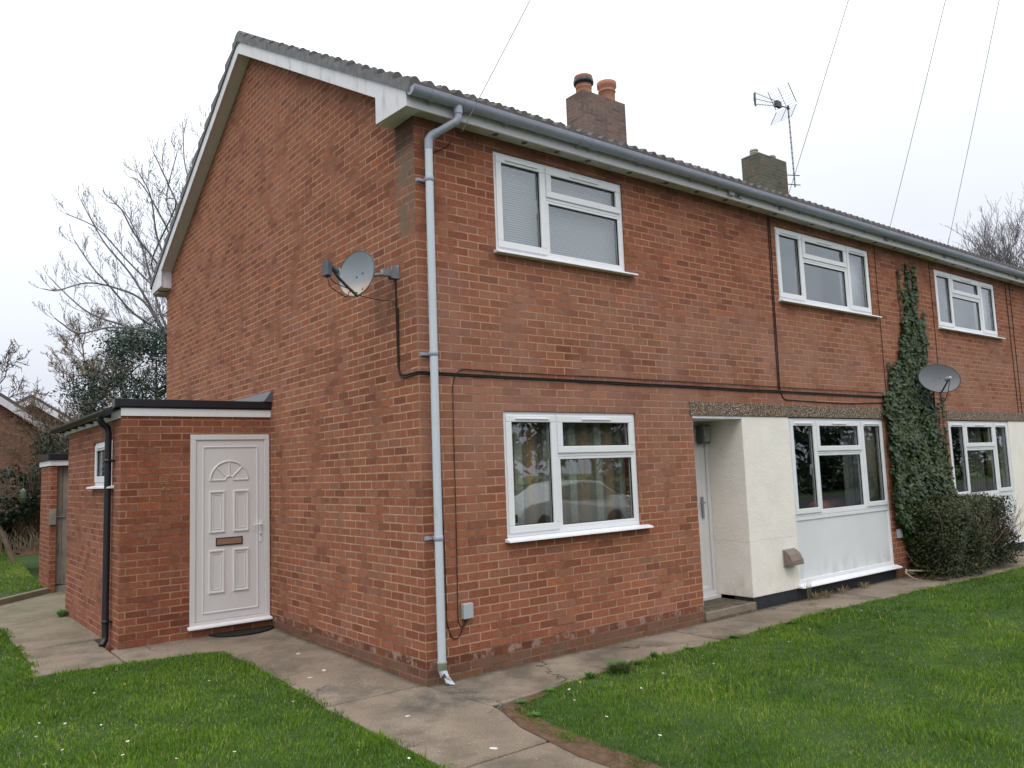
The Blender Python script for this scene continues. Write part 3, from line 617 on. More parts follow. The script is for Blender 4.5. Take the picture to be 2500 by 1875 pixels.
def curtain(x0, x1, z0, z1, y, mat, label, amp=.02, wl=.12, group=None):
    n = max(8, int((x1-x0)/wl*8)); vs = []
    for i in range(n+1):
        x = x0+(x1-x0)*i/n; yy = y+amp*math.sin(2*math.pi*(x-x0)/wl)+amp*.4*math.sin(7.3*x)
        vs += [(x, yy, z0), (x, yy, z1), (x, yy+.004, z1), (x, yy+.004, z0)]
    mb = MB(); mb.add(vs, [(i*4+j, i*4+(j+1) % 4, (i+1)*4+(j+1) % 4, (i+1)*4+j) for i in range(n) for j in range(4)], True)
    o = mb.build('curtain', mat); 
    # pattern runs along the cloth: planar uv in x and z
    me = o.data; uvl = me.uv_layers[0]
    for l in me.loops: v = me.vertices[l.vertex_index].co; uvl.data[l.index].uv = (v.x, v.z)
    return tag(o, label, 'curtain', group)

def tile_mesh(x0, x1, back=False, step=.155):
    """interlocking double-roll tiles laid in courses up one slope"""
    nper = 8; k = int(round((x1-x0)/step*nper)); xs = [x0+(x1-x0)*i/k for i in range(k+1)]
    def pr(x):
        t = ((x)/step) % 1.0
        return .046*math.sin(math.pi*min(1, t/.62))**.7 if t < .62 else 0.0
    rows = 15; dy = .298; y = -.245; V = []; F = []
    rr = random.Random(3 if back else 2)
    for r in range(rows):
        ya = y+r*dy; yb = min(ya+dy+.01, 4.12)
        if ya > 4.08: break
        jit = rr.uniform(-.006, .006)
        for (yy, hh) in ((ya, -.012 if r == 0 else .03), (ya, .104+jit), (yb, .030+jit)):
            for x in xs:
                y_ = 8.2-yy if back else yy
                drop = 0 if hh < .0 else pr(x)*(1 if hh > .03-1e-6 else 1)
                # every second tile sits a hair differently
                w = noise.noise((x*3.2, yy*3.3, 1.7))*.008
                V.append((x, y_+(w if not back else -w), T(y_)+hh+drop+w*.6))
        b = r*3*len(xs); n = len(xs)
        for a in (0, 1):
            for i in range(n-1):
                f = (b+a*n+i, b+a*n+i+1, b+(a+1)*n+i+1, b+(a+1)*n+i); F.append(f if not back else f[::-1])
    mb = MB(); mb.v = V; mb.f = F; mb.sm = [False]*len(F)
    return mb

def build_house(mirror):
    m_ = mirror; X = (lambda x: 18.2-x) if m_ else (lambda x: x)
    bx = lambda mb, a, b, *r: mb.box(min(X(a), X(b)), max(X(a), X(b)), *r)
    H = thing('terraced_house', 'red brick end house with white barge boards and satellite dish on its gable' if not m_ else 'further red brick house of the terrace, beyond the ivy and the hedge', 'house', (0 if not m_ else 9.1, 0, 0), 'houses of the terrace')
    hs = [(.9127, 2.711, 1.116, 2.341), (.902, 2.6905, 3.862, 4.90), (5.588, 8.03, 3.862, 4.90), (3.662, 8.04, -.05, 2.494)]
    hs = [(min(X(a), X(b)), max(X(a), X(b)), c, d) for a, b, c, d in hs]
    w = MB(); w.wall(min(X(0), X(9.1)), max(X(0), X(9.1)), 0, .28, -.1, 5.05, hs)
    # gable (or party) wall and the rear wall
    g0, g1_ = (0, .28) if not m_ else (17.92, 18.2)
    w.prism([(g0, .28, -.1), (g0, 8.09, -.1), (g0, 8.09, T(8.09)-.06), (g0, 4.1, T(4.1)-.13), (g0, 0.0, T(0)-.13), (g0, 0.0, 5.05), (g0, .28, 5.05)], (g1_-g0, 0, 0))
    w.box(*( (.28, 9.1) if not m_ else (9.1, 17.92)), 7.81, 8.09, -.1, 5.1)
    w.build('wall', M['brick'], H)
    # roof
    ex = -.15 if not m_ else 9.1; ex1 = 9.1 if not m_ else 18.35
    rf = tile_mesh(ex-(.02 if not m_ else 0), ex1+(0 if not m_ else .02)).build('roof', M['tile'], H)
    tile_mesh(ex-(.02 if not m_ else 0), ex1+(0 if not m_ else .02), True).build('rear_roof_slope', M['tile'], rf)
    # sarking board closes the roof below the tiles
    s = MB(); s.prism([(ex, -.17, T(-.17)-.02), (ex, 4.1, T(4.1)-.02), (ex, 8.37, T(8.37)-.02), (ex, 8.37, T(8.37)+.004), (ex, 4.1, T(4.1)+.004), (ex, -.17, T(-.17)+.004)], (ex1-ex, 0, 0)); s.build('roof_deck', M['verge_soffit'], rf)
    r_ = MB(); x = ex-.03
    while x < ex1:
        x2 = min(x+.44, ex1)
        pr = [(math.cos(t)*.15, math.sin(t)*.115) for t in [math.pi*i/10 for i in range(11)]]
        pts = [(x, 4.1+a, T(4.1)+.018+b+random.uniform(-.003, .003)) for a, b in pr]
        r_.prism([(p[0], p[1], p[2]) for p in pts]+[(x, 3.95, T(4.1)-.05), (x, 4.25, T(4.1)-.05)][::1], (x2-x-.012, 0, 0)); x = x2
    r_.build('ridge_tile', M['verge_mortar'], rf)
    vx = ex if not m_ else ex1; sgn = -1 if not m_ else 1
    # verge: undercloak of mortar under the tile ends
    for nm, sy in (('front', 1), ('rear', -1)):
        yy = lambda y: y if sy == 1 else 8.2-y
        v = MB(); pts = [(-.24, -.005)]; 
        y = -.245
        for r in range(15):
            ya = y+r*.298; yb = min(ya+.298, 4.1)
            if ya >= 4.1: break
            pts.append((ya, .136)); pts.append((yb, .056))
        pts.append((4.1, -.005))
        poly = [(vx+sgn*(.012), yy(a), T(yy(a))+h) for a, h in pts]
        v.prism(poly, (sgn*.030, 0, 0)); v.build('verge_mortar', M['verge_mortar'], rf)
        b = MB(); b.prism([(vx, yy(-.18), 5.0), (vx, yy(.377), 5.035), (vx, yy(.377), T(.377)-.168), (vx, yy(4.1), T(4.1)-.168), (vx, yy(4.1), T(4.1)-.002), (vx, yy(-.18), T(-.18)-.002)], (sgn*.022, 0, 0))
        b.build('barge_board', M['white_wood'], rf, .003)
        s = MB(); wx = 0 if not m_ else 18.2
        s.prism([(vx, yy(.355), T(.355)-.150), (vx, yy(4.1), T(4.1)-.150), (vx, yy(4.1), T(4.1)-.130), (vx, yy(.355), T(.355)-.130)], (wx-vx, 0, 0)); 
        s.build('verge_soffit', M['verge_soffit'], rf)
        e_ = MB(); e_.prism([(vx, yy(-.155), 5.022), (vx, yy(.355), 5.022), (vx, yy(.355), T(.355)-.13), (vx, yy(.34), T(.34)-.13), (vx, yy(.34), 5.034), (vx, yy(-.155), 5.034)], (wx-vx, 0, 0)); e_.build('eaves_box', M['white_wood'], rf)
    fa = MB(); fa.box(ex, ex1, -.18, -.158, 5.0, 5.150); fa.build('fascia', M['fascia'], rf, .002)
    so_ = MB(); so_.box(max(ex, 0) if not m_ else 9.1, min(ex1, 18.2), -.156, .0, 5.022, 5.034); sf = so_.build('soffit', M['soffit'], rf)
    for i, vx_ in enumerate((.88, 1.24, 1.67, 2.11, 2.74, 3.35, 3.9, 4.45, 4.95, 5.5, 6.38, 6.90, 7.46, 8.1, 8.7)):
        v = MB(); v.lathe([(.001, 5.0175), (.030, 5.0175), (.034, 5.0215)], Matrix.Translation((X(vx_), -.08, 0)), 12); v.build('soffit_vent', M['vent'], sf)
    rfb = MB(); rfb.box(ex, ex1, 8.358, 8.38, 4.97, 5.15); rfb.build('rear_fascia', M['white_wood'], rf); sb = MB(); sb.box(ex, ex1, 8.09, 8.356, 4.985, 5.0); sb.build('rear_soffit', M['soffit'], rf)
    # gutter
    gx0 = ex-.02 if not m_ else 9.1; gx1 = ex1 if not m_ else ex1+.02
    gt = MB(); yc, zc, r0, r1 = -.252, 5.142, .064, .060; n = 12
    def half(x, r): return [(x, yc+r*math.cos(math.pi+math.pi*i/n), zc+r*math.sin(math.pi+math.pi*i/n)) for i in range(n+1)]
    sag = lambda x: 0
    vs = half(gx0, r0)+half(gx1, r0); gt.add(vs, [(i, i+1, n+2+i, n+1+i) for i in range(n)], True)
    vs = half(gx0, r1)+half(gx1, r1); gt.add(vs, [(n+1+i, n+2+i, i+1, i) for i in range(n)], True)
    gt.box(gx0, gx1, yc-r0-.002, yc-r1, zc-.002, zc+.006); gt.box(gx0, gx1, yc+r1, yc+r0, zc-.002, zc+.004)
    for xx in ((gx0,) if not m_ else (gx1,)): gt.prism(half(xx, r0+.002), (.006, 0, 0))
    G = gt.build('gutter', M['grey_plastic'], H)
    for bxp in [.05, .42, .9, 1.85, 2.02, 2.75, 3.65, 4.15, 5.35, 5.9, 6.7, 7.6, 8.5]:
        w_ = .045 if bxp in (2.02, .42, 5.35) else .026
        q = MB(); vs = half(X(bxp)-w_, r0+.007)+half(X(bxp)+w_, r0+.007); vs2 = half(X(bxp)-w_, r0+.0005)+half(X(bxp)+w_, r0+.0005)
        q.add(vs, [(i, i+1, n+2+i, n+1+i) for i in range(n)], True)
        for s0 in (0, n+1): q.add([vs[s0+i] for i in range(n+1)]+[vs2[s0+i] for i in range(n+1)], [(i, i+1, n+2+i, n+1+i) for i in range(n)])
        q.box(X(bxp)-.012, X(bxp)+.012, -.20, -.1805, 5.06, 5.10)
        q.build('gutter_bracket', M['grey_plastic'], G)
    # windows
    make_window(H, 'window', *(sorted((X(.9127), X(2.711)))), 1.156, 2.341, flip=m_)
    make_window(H, 'window', *(sorted((X(.902), X(2.6905)))), 3.902, 4.90, flip=m_, sillmat=M['upvc'])
    make_window(H, 'window', *(sorted((X(5.588), X(8.03)))), 3.902, 4.90, kind='three')
    f = make_window(H, 'window', *(sorted((X(5.588), X(8.04)))), 1.035, 2.325, kind='three', sill=False)
    # storey-high panel below the big window
    a, b = sorted((X(5.588), X(8.04)))
    p = MB(); ringbox(p, a, b, .200, 1.033, .045, .02, .085); pf = p.build('panel_frame', M['upvc'], f, .004)
    p = MB(); p.box(a+.045, b-.045, .034, .06, .245, .988); p.build('white_panel', M['panel'], pf)
    p = MB(); p.prism([(a-.07, -.085, .155), (a-.07, -.08, .172), (a-.07, .02, .199), (a-.07, .085, .199), (a-.07, .085, .155)], (b-a+.11, 0, 0)); p.build('sill', M['upvc'], f, .003)
    # plinth, rendered pier and recessed entrance
    p = MB(); bx(p, 4.60, 8.04, .012, .28, -.05, .150); p.build('plinth', M['plinth'], H)
    p = MB(); bx(p, 4.59, 5.586, 0, .55, .150, 2.333); pier = p.build('rendered_pier', M['cream'], H, .006)
    p = MB(); bx(p, 3.615, 8.075, -.014, .18, 2.334, 2.494); p.build('lintel', M['pebble'], H, .004)
    p = MB(); bx(p, 3.662, 4.589, .001, .56, 2.30, 2.333); p.build('entrance_ceiling', M['white_wood'], H)
    p = MB(); bx(p, 3.56, 3.661, .28, .56, -.05, 2.333); p.build('entrance_side_wall', M['brick'], H)
    p = MB(); bx(p, 3.663, 4.598, -.03, .52, -.08, .108); p.build('doorstep', M['concrete'], H, .012)
    # recessed door
    d = MB(); a, b = sorted((X(3.665), X(4.587))); ringbox(d, a, b, .15, 2.30, .055, .535, .60); d.box(a, b, .47, .60, .109, .15)
    D = d.build('door', M['upvc_door'], H, .004)
    d = MB(); d.box(a+.06, b-.06, .55, .59, .16, 2.24); bevring(d, a+.07, b-.07, .17, 2.23, .10, .55, .014); d.build('door_leaf', M['upvc_door'], D, .003)
    hx = X(4.41); d = MB(); d.box(hx-.016, hx+.016, .525, .545, 1.10, 1.36); d.tube([(hx, .53, 1.29), (hx, .49, 1.29), (hx-.10*(1 if not m_ else -1), .488, 1.285)], .009); d.build('handle', M['metal'], D)
    # interiors seen through the glass
    a, b = sorted((X(.3), X(3.5))); make_room(H, a, b, .285, 3.8, .1, 2.5, M['room'])
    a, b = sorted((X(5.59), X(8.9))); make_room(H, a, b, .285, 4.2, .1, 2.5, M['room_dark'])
    a, b = sorted((X(.3), X(4.3))); make_room(H, a, b, .285, 3.8, 2.7, 4.99, M['room_up'])
    a, b = sorted((X(4.4), X(8.9))); make_room(H, a, b, .285, 3.8, 2.7, 4.99, M['room_up'])
    # chimney stack
    cx0, cx1 = (5.91, 6.985) if not m_ else (11.16, 12.21)
    c = MB(); c.box(cx0, cx1, 3.85, 4.305, 7.2, 8.5); CH = c.build('chimney', M['brick_chimney'] if not m_ else M['brick_algae'], rf)
    c = MB(); c.add([(cx0+.0, 3.85, 8.501), (cx1, 3.85, 8.501), (cx1, 4.305, 8.501), (cx0, 4.305, 8.501), (cx0+.13, 3.98, 8.57), (cx1-.13, 3.98, 8.57), (cx1-.13, 4.18, 8.57), (cx0+.13, 4.18, 8.57)], [(0,1,5,4),(1,2,6,5),(2,3,7,6),(3,0,4,7),(4,5,6,7)]); c.build('flaunching', M['mortar'], CH)
    c = MB(); c.box(cx0-.03, cx1+.03, 3.82, 4.34, 7.62, 7.72) if False else c.prism([(cx0-.02, 3.78, T(3.78)+.02), (cx0-.02, 3.85, T(3.85)+.20), (cx0-.02, 3.845, T(3.85)+.02)], (cx1-cx0+.04, 0, 0)); c.build('lead_apron', M['lead'], CH)
    if not m_:
        pt = Matrix.Translation((6.16, 4.08, 8.54))
        c = MB(); c.lathe([(.150, 0), (.142, .12), (.150, .125), (.150, .145), (.142, .15), (.148, .20)], pt); c.lathe([(.155, .285), (.172, .32), (.168, .35), (.12, .375), (.02, .38)], pt); P_ = c.build('chimney_pot', M['terracotta'], CH, label='tall terracotta pot with a black band round it')
        c = MB(); c.lathe([(.148, .19), (.180, .20), (.188, .235), (.184, .285), (.160, .300)], pt); c.build('cowl_band', M['black_plastic'], P_)
        pt = Matrix.Translation((6.76, 4.08, 8.55))
        c = MB(); c.lathe([(.150, -.02), (.148, .19), (.165, .20), (.165, .22), (.150, .225), (.155, .26), (.185, .30), (.188, .385), (.175, .39), (.14, .392), (.13, .30)], pt); c.build('chimney_pot', M['terracotta'], CH, label='shorter terracotta pot with a flared rim')
    else:
        for px_ in (11.33, 12.0):
            pt = Matrix.Translation((px_, 4.08, 8.54)); c = MB()
            c.lathe([(.085, 0), (.085, .03), (.095, .035), (.095, .05), (.085, .055), (.085, .08), (.095, .085), (.095, .10), (.085, .105), (.085, .125), (.04, .14), (.001, .142)], pt, 14); c.build('chimney_cap', M['mortar'], CH)
    return H, pier, rf
HA, pierA, roofA = build_house(False)
HB, pierB, roofB = build_house(True)

# rendered pier details: gas flue hood and hairline crack stay with the houses
fl = MB(); fl.prism([(5.25, -.001, .455), (5.25, -.13, .470), (5.25, -.125, .53), (5.25, -.09, .60), (5.25, -.04, .645), (5.25, -.001, .655)], (.25, 0, 0)); fo = fl.build('flue_terminal', simple('brown_flue_plastic', (.22, .17, .15), .6, .3, 20, .15, dirt=((.14, .14, .07), 16, .5, .65, .7)), HA, .006)
fl = MB(); fl.box(5.238, 5.512, -.006, -.0005, .445, .665); fl.build('flue_plate', M['grey_box'], fo, .002)
lm = MB(); lm.box(4.36, 4.53, .435, .53, 2.02, 2.26); lo = lm.build('bulkhead_lamp', simple('lamp_body', (.10, .095, .085), .5, .4), HA, .012)
lm = MB(); lm.box(4.385, 4.505, .424, .4345, 2.045, 2.235); lm.build('lamp_glass', M['lamp_glass'], lo, .004)

# ------------------------------------------------------------------ downpipe at the corner
DP = thing('downpipe', 'pale grey rainwater pipe down the corner of the end house, broken at the foot', 'downpipe', (.107, -.08, 0))
p = MB(); p.tube([(.107, -.080, .135), (.107, -.080, 2.2), (.112, -.080, 4.74)], .036, 16); p.build('pipe', M['pipe'], DP)
p = MB(); p.tube([(.33, -.252, 5.10), (.33, -.252, 5.02)], .042, 16); p.tube([(.33, -.252, 5.03), (.33, -.250, 4.985), (.318, -.243, 4.955), (.295, -.226, 4.935)], .037, 16)
p.tube([(.30, -.230, 4.94), (.16, -.115, 4.845)], .035, 16); p.tube([(.175, -.128, 4.855), (.135, -.095, 4.828), (.115, -.082, 4.79), (.112, -.080, 4.70)], .039, 16); p.build('swan_neck', M['grey_plastic'], DP)
for z in (4.42, 2.83, 1.225):
    p = MB(); p.lathe([(.037, -.022), (.041, -.020), (.041, .020), (.037, .022)], Matrix.Translation((.107+(.005 if z > 3 else 0), -.080, z)), 16); p.box(.02, .07, -.03, -.006, z-.012, z+.012); p.box(.012, .060, -.007, -.0005, z-.020, z+.016); p.box(.08, .13, -.045, -.0005, z-.014, z+.014); p.build('pipe_clip', M['grey_plastic'], DP)
p = MB(); p.lathe([(.037, 0), (.042, .004), (.042, .055), (.044, .058), (.044, .07), (.037, .074)], Matrix.Translation((.107, -.080, .125)), 16); p.build('collar', M['pipe_algae'], DP)
p = MB(); n = 18; top = []; bot = []
for i in range(n+1):
    t = 2*math.pi*i/n; jr = [.0, .012, .03, .008, .028, .04, .022, .045, .03, .055, .05, .075, .06, .035, .04, .01, .018, .004, 0][i]
    top.append((.107+.038*math.cos(t), -.080+.038*math.sin(t), .135)); bot.append((.107+.039*math.cos(t)+.018, -.080+.039*math.sin(t)-.018, .035+jr))
tin = [(x*.93+.107*.07, y*.93-.08*.07, z) for x, y, z in top]; bin_ = [(x*.93+.125*.07, y*.93-.098*.07, z) for x, y, z in bot]
p.add(top+bot, [(i, i+1, n+2+i, n+1+i) for i in range(n)]); p.add(tin+bin_, [(n+1+i, n+2+i, i+1, i) for i in range(n)]); p.add(bot+bin_, [(i, i+1, n+2+i, n+1+i) for i in range(n)])
p.prism([(.10, -.125, .06), (.15, -.135, .065), (.175, -.13, .03), (.19, -.145, .004), (.15, -.14, .012), (.11, -.13, .03)], (.004, .012, .004)); p.build('broken_shoe', M['pipe'], DP)
p = MB()
for i in range(60):
    z = random.uniform(.14, 1.1)**1.0; a = random.uniform(-.5, .5); c_ = .0375; x = .107+c_*math.cos(a); y = -.08-c_*abs(math.sin(a)); s_ = random.uniform(.003, .008); p.box(x-s_/2, x+s_/2, y-s_, y, z, z+s_*2)
p.build('algae', simple('algae_crust', (.09, .12, .05), .95, .1, 30, .3), DP)

# ------------------------------------------------------------------ brick porch on the gable
PO = thing('brick_porch', 'flat roofed brick side porch with white panelled front door and black trim', 'porch', (-.83, 5, .05))
ye, yb, xe = 3.47, 6.67, -1.66
w = MB(); w.wall(xe, -.001, ye, ye+.22, -.1, 2.56, [(-.939, -.015, .15, 2.321)])
def rotwall(mb, x0, x1, ya, yb_, z0, z1, holes):   # wall in the yz plane
    t = MB(); t.wall(ya, yb_, 0, 1, z0, z1, holes)
    vs = [(x0 if v[1] == 0 else x1, v[0], v[2]) for v in t.v]; mb.add(vs, [f[::-1] for f in t.f])
rotwall(w, xe, xe+.22, ye+.22, yb, -.1, 2.54, [(3.90, 4.93, 1.742, 2.30)])
w.box(xe+.22, -.001, yb-.22, yb, -.1, 2.54); w.build('wall', M['brick_porch'], PO)
p = MB(); p.box(-1.672, -.002, ye-.022, ye-.001, 2.526, 2.612); fb = p.build('white_trim', M['upvc'], PO, .002)
p = MB(); p.box(-1.705, -.002, ye-.050, ye+.01, 2.630, 2.712); p.box(-1.69, -.003, ye-.030, ye-.004, 2.6125, 2.6295); p.box(-1.742, -1.7055, ye-.052, ye+.06, 2.615, 2.712); p.build('black_edge_trim', M['black_plastic'], PO, .003)
for x in (-1.34, -.65, -.06):
    p = MB(); p.lathe([(.001, .0), (.010, -.001), (.012, .006)], Matrix.Translation((x, ye-.0215, 2.585)) @ Matrix.Rotation(R_(90), 4, 'X'), 10); p.build('screw_cap', M['upvc'], fb)
p = MB(); p.prism([(-1.74, ye+.011, 2.600), (-.002, ye+.011, 2.660), (-.002, ye+.011, 2.700), (-1.74, ye+.011, 2.640)], (0, yb+.3-ye, 0)); p.build('flat_roof', M['black_rubber'], PO)
for y in (3.9, 4.4, 4.9, 5.4, 5.9, 6.4, 6.85):
    p = MB(); p.box(-1.76, -1.68, y, y+.045, 2.535, 2.605); p.build('rafter_end', M['black_plastic'], PO)
p = MB(); p.box(-1.678, -1.6605, ye+.03, yb+.25, 2.505, 2.60); p.build('side_board', M['white_wood'], PO)
p = MB(); n = 10
def hf(y, r): return [(-1.80+r*math.cos(math.pi+math.pi*i/n), y, 2.585+r*math.sin(math.pi+math.pi*i/n)) for i in range(n+1)]
vs = hf(ye-.02, .052)+hf(7.0, .052); p.add(vs, [(n+1+i, n+2+i, i+1, i) for i in range(n)], True); vs = hf(ye-.02, .047)+hf(7.0, .047); p.add(vs, [(i, i+1, n+2+i, n+1+i) for i in range(n)], True)
p.prism(hf(7.0, .052), (0, .006, 0)); p.prism(hf(ye-.02, .052), (0, -.006, 0)); p.box(-1.853, -1.846, ye-.02, 7.0, 2.582, 2.592); gpo = p.build('gutter', M['black_plastic'], PO)
p = MB(); p.tube([(-1.80, 3.84, 2.54), (-1.80, 3.84, 2.50), (-1.775, 3.84, 2.46), (-1.725, 3.84, 2.42), (-1.715, 3.84, 2.36), (-1.715, 3.84, .15), (-1.72, 3.83, .10), (-1.755, 3.80, .055)], .036, 14)
dpo = p.build('downpipe', M['black_plastic'], PO)
for z in (2.05, .30):
    p = MB(); p.lathe([(.037, -.02), (.041, -.018), (.041, .018), (.037, .02)], Matrix.Translation((-1.715, 3.84, z)), 14); p.box(-1.70, -1.6605, 3.76, 3.80, z-.01, z+.01); p.box(-1.73, -1.6605, 3.82, 3.86, z-.01, z+.01); p.build('pipe_clip', M['black_plastic'], dpo)
# lead flashing up the gable
p = MB(); p.prism([(-.001, 3.39, 2.705), (-.001, 3.39, 2.842), (-.014, 3.39, 2.842), (-.10, 3.39, 2.725), (-.10, 3.39, 2.713)], (0, 3.5, 0)); p.build('lead_flashing', M['lead'], PO)
# side window (faces -x): build facing -y, then turn it
xf = Matrix.Translation((xe, 4.93, 0)) @ Matrix.Rotation(R_(-90), 4, 'Z')
make_window(PO, 'window', 0, 1.03, 1.785, 2.298, xf=xf, kind='one')
# front door
d = MB(); ringbox(d, -.936, -.018, .150, 2.319, .062, ye-.012, ye+.07)
D = d.build('door', M['upvc_door'], PO, .005)
d = MB(); d.prism([(-.965, ye-.075, .146), (-.965, ye-.072, .166), (-.965, ye-.013, .181), (-.965, ye-.013, .146)], (.955, 0, 0)); d.build('threshold', M['upvc'], D, .003)
d = MB(); d.box(-.872, -.082, ye+.004, ye+.06, .215, 2.255); lf = d.build('door_leaf', M['upvc_door'], D, .003)
d = MB(); bevring(d, -.800, -.150, .29, 2.185, .022, ye+.004, .010)
for (a, b, c, e) in ((-.726, -.542, 1.185, 1.672), (-.450, -.262, 1.185, 1.672), (-.730, -.543, .505, 1.000), (-.454, -.264, .505, .998)):
    bevring(d, a, b, c, e, .030, ye+.004, .016); bevring(d, a+.042, b-.042, c+.042, e-.042, .010, ye+.004, .007)
cx, cz = -.4925, 1.790
def hr(r, z0=0): return [(cx+r*math.cos(math.pi*i/18), ye+.003, cz+r*math.sin(math.pi*i/18)) for i in range(19)]
def strip(path, wd):   # half-round moulding along a path in the door plane
    d.tube(path, wd, 8, True, True)
strip(hr(.218), .012); strip(hr(.045), .011)
strip([(cx-.218, ye+.003, cz), (cx-.04, ye+.003, cz)], .011); strip([(cx+.04, ye+.003, cz), (cx+.218, ye+.003, cz)], .011)
for a in (45, 90, 135): strip([(cx+.045*math.cos(R_(a)), ye+.003, cz+.045*math.sin(R_(a))), (cx+.213*math.cos(R_(a)), ye+.003, cz+.213*math.sin(R_(a)))], .010)
d.build('panel_mouldings', M['upvc_door'], D)
d = MB(); ringbox(d, -.648, -.341, 1.042, 1.132, .010, ye-.010, ye+.0035); d.build('letterbox_frame', M['black_plastic'], D, .002)
d = MB(); d.box(-.637, -.352, ye-.008, ye+.0035, 1.053, 1.121); d.build('letterbox', simple('bronze_letterbox', (.30, .17, .12), .4, .5, 4, .1), D, .002)
d = MB(); d.box(-.138, -.112, ye-.008, ye+.0035, 1.05, 1.30); d.tube([(-.125, ye-.006, 1.255), (-.125, ye-.040, 1.255), (-.14, ye-.046, 1.256), (-.225, ye-.044, 1.250)], .010, 10); hn = d.build('handle', M['upvc'], D, .003)
d = MB(); d.lathe([(.001, 0), (.008, 0), (.008, .002)], Matrix.Translation((-.125, ye-.0085, 1.135)) @ Matrix.Rotation(R_(90), 4, 'X'), 10); d.box(-.128, -.122, ye-.0105, ye-.0082, 1.112, 1.133); d.build('keyhole', M['seal'], hn)
# house number 33 with flat-topped threes
nb = MB()
for x0 in (-1.262, -1.196):
    zc = 1.738; y = ye-.004
    pts = [(x0, zc+.032), (x0+.043, zc+.032), (x0+.020, zc+.008), (x0+.034, zc+.003), (x0+.045, zc-.012), (x0+.040, zc-.028), (x0+.024, zc-.036), (x0+.006, zc-.033), (x0-.002, zc-.022)]
    nb.tube([(a, y, b) for a, b in pts], .0055, 8)
nb.build('house_number', M['brass_digits'], PO)
# porch interior
make_room(PO, -1.43, -.02, 3.70, 6.4, .05, 2.5, M['room'])

# half-moon doormat
p = MB(); pts = [(-.36+.37*math.cos(math.pi+math.pi*i/20), 3.462+.30*math.sin(math.pi+math.pi*i/20), .052) for i in range(21)]; p.prism(pts, (0, 0, .014))
ob(p.build('doormat', M['black_rubber'], None, .003), 'black half-moon rubber mat on the path below the white panelled door', 'doormat')

# ------------------------------------------------------------------ outbuilding with gate behind the porch
OB = thing('outbuilding', 'small brick outbuilding with black and white trim and a grey plank door', 'outbuilding', (-.6, 9.8, .05))
w = MB(); w.box(-1.5, -1.405, 9.30, 9.52, -.1, 2.14); rotwall(w, -1.5, -1.39, 9.52, 10.35, -.1, 2.14, []); w.box(-1.39, 1.2, 10.2, 10.35, -.1, 2.14); w.box(-.45, 1.2, 9.30, 9.52, -.1, 2.14); w.build('wall', M['brick_porch'], OB)
p = MB(); p.box(-1.525, 1.2, 9.262, 9.285, 2.135, 2.225); p.box(-1.525, -1.502, 9.286, 10.40, 2.135, 2.225); p.build('white_trim', M['white_wood'], OB, .002)
p = MB(); p.box(-1.55, 1.22, 9.235, 10.42, 2.227, 2.335); p.build('black_roof_edge', M['black_plastic'], OB, .004)
p = MB(); x = -1.403
for wd in (.10, .105, .10, .10, .105, .10, .10, .10, .105):
    p.box(x, x+wd-.005, 9.40+random.uniform(0, .004), 9.425, .16+random.uniform(0, .01), 2.12); x += wd
pd = p.build('plank_door', M['timber'], OB, .002)
p = MB(); p.box(-1.403, -.47, 9.36, 9.45, -.02, .15); p.build('threshold_board', M['timber'], OB)
p = MB(); p.box(-1.512, -1.408, 9.27, 9.298, 1.16, 1.41); p.build('latch_board', M['timber'], OB, .004)
p = MB(); p.tube([(-1.41, 9.385, 1.285), (-1.27, 9.385, 1.285)], .008, 8); p.box(-1.36, -1.34, 9.375, 9.3995, 1.265, 1.305); p.box(-1.29, -1.275, 9.375, 9.3995, 1.265, 1.305); p.build('bolt', M['metal'], pd)

# ------------------------------------------------------------------ small things on the walls
def cable(name, pts, r, mat, label, group=None, n=6):
    # rounded polyline
    P = [Vector(p) for p in pts]; out = [P[0]]
    for i in range(1, len(P)-1):
        a, b, c = P[i-1], P[i], P[i+1]; d1 = min(.05, (b-a).length*.4); d2 = min(.05, (c-b).length*.4)
        p1 = b+(a-b).normalized()*d1; p2 = b+(c-b).normalized()*d2
        for t in (0, .33, .66, 1): out.append(p1*(1-t)**2+b*2*t*(1-t)+p2*t*t)
    out.append(P[-1]); fin = [out[0]]
    for a, b in zip(out, out[1:]):
        L_ = (b-a).length; k = max(1, int(L_/.45))
        for i in range(1, k+1): 
            q = a.lerp(b, i/k)
            if i < k: q = q+Vector((0, 0, random.uniform(-.004, .003) if abs((b-a).x) > .2 else 0))+(Vector((random.uniform(-.004, .004), 0, 0)) if abs((b-a).z) > .2 and abs(b.y) < .05 else Vector())
            fin.append(q)
    mb = MB(); mb.tube(fin, r, n); return tag(mb.build(name, mat), label, 'cable', group)
y_ = -.009
cable('cable', [(-.009, .325, 3.30), (-.009, .335, 2.70), (-.009, .275, 2.645), (-.009, -.0, 2.655), (.01, y_, 2.655), (8.15, y_, 2.65)], .008, M['cable'], 'thick black cable from the gable dish along the front at first floor level', 'black cables on the house walls')
cable('cable', [(-.009, .36, 3.60), (-.009, .345, 2.73), (-.009, .27, 2.668), (-.010, -.01, 2.672), (.01, y_-.001, 2.672), (8.15, y_, 2.668)], .008, M['cable'], 'upper strand of the twin black cables running across the front wall', 'black cables on the house walls')
c3 = cable('cable', [(8.1, y_, 2.725), (.44, y_, 2.715), (.375, y_, 2.66), (.345, y_, 2.56), (.33, y_, .50), (.35, y_, .44), (.40, y_, .43), (.43, y_, .505)], .0045, M['cable_brown'], 'thin brown cable arching down beside the downpipe to the grey box', 'black cables on the house walls')
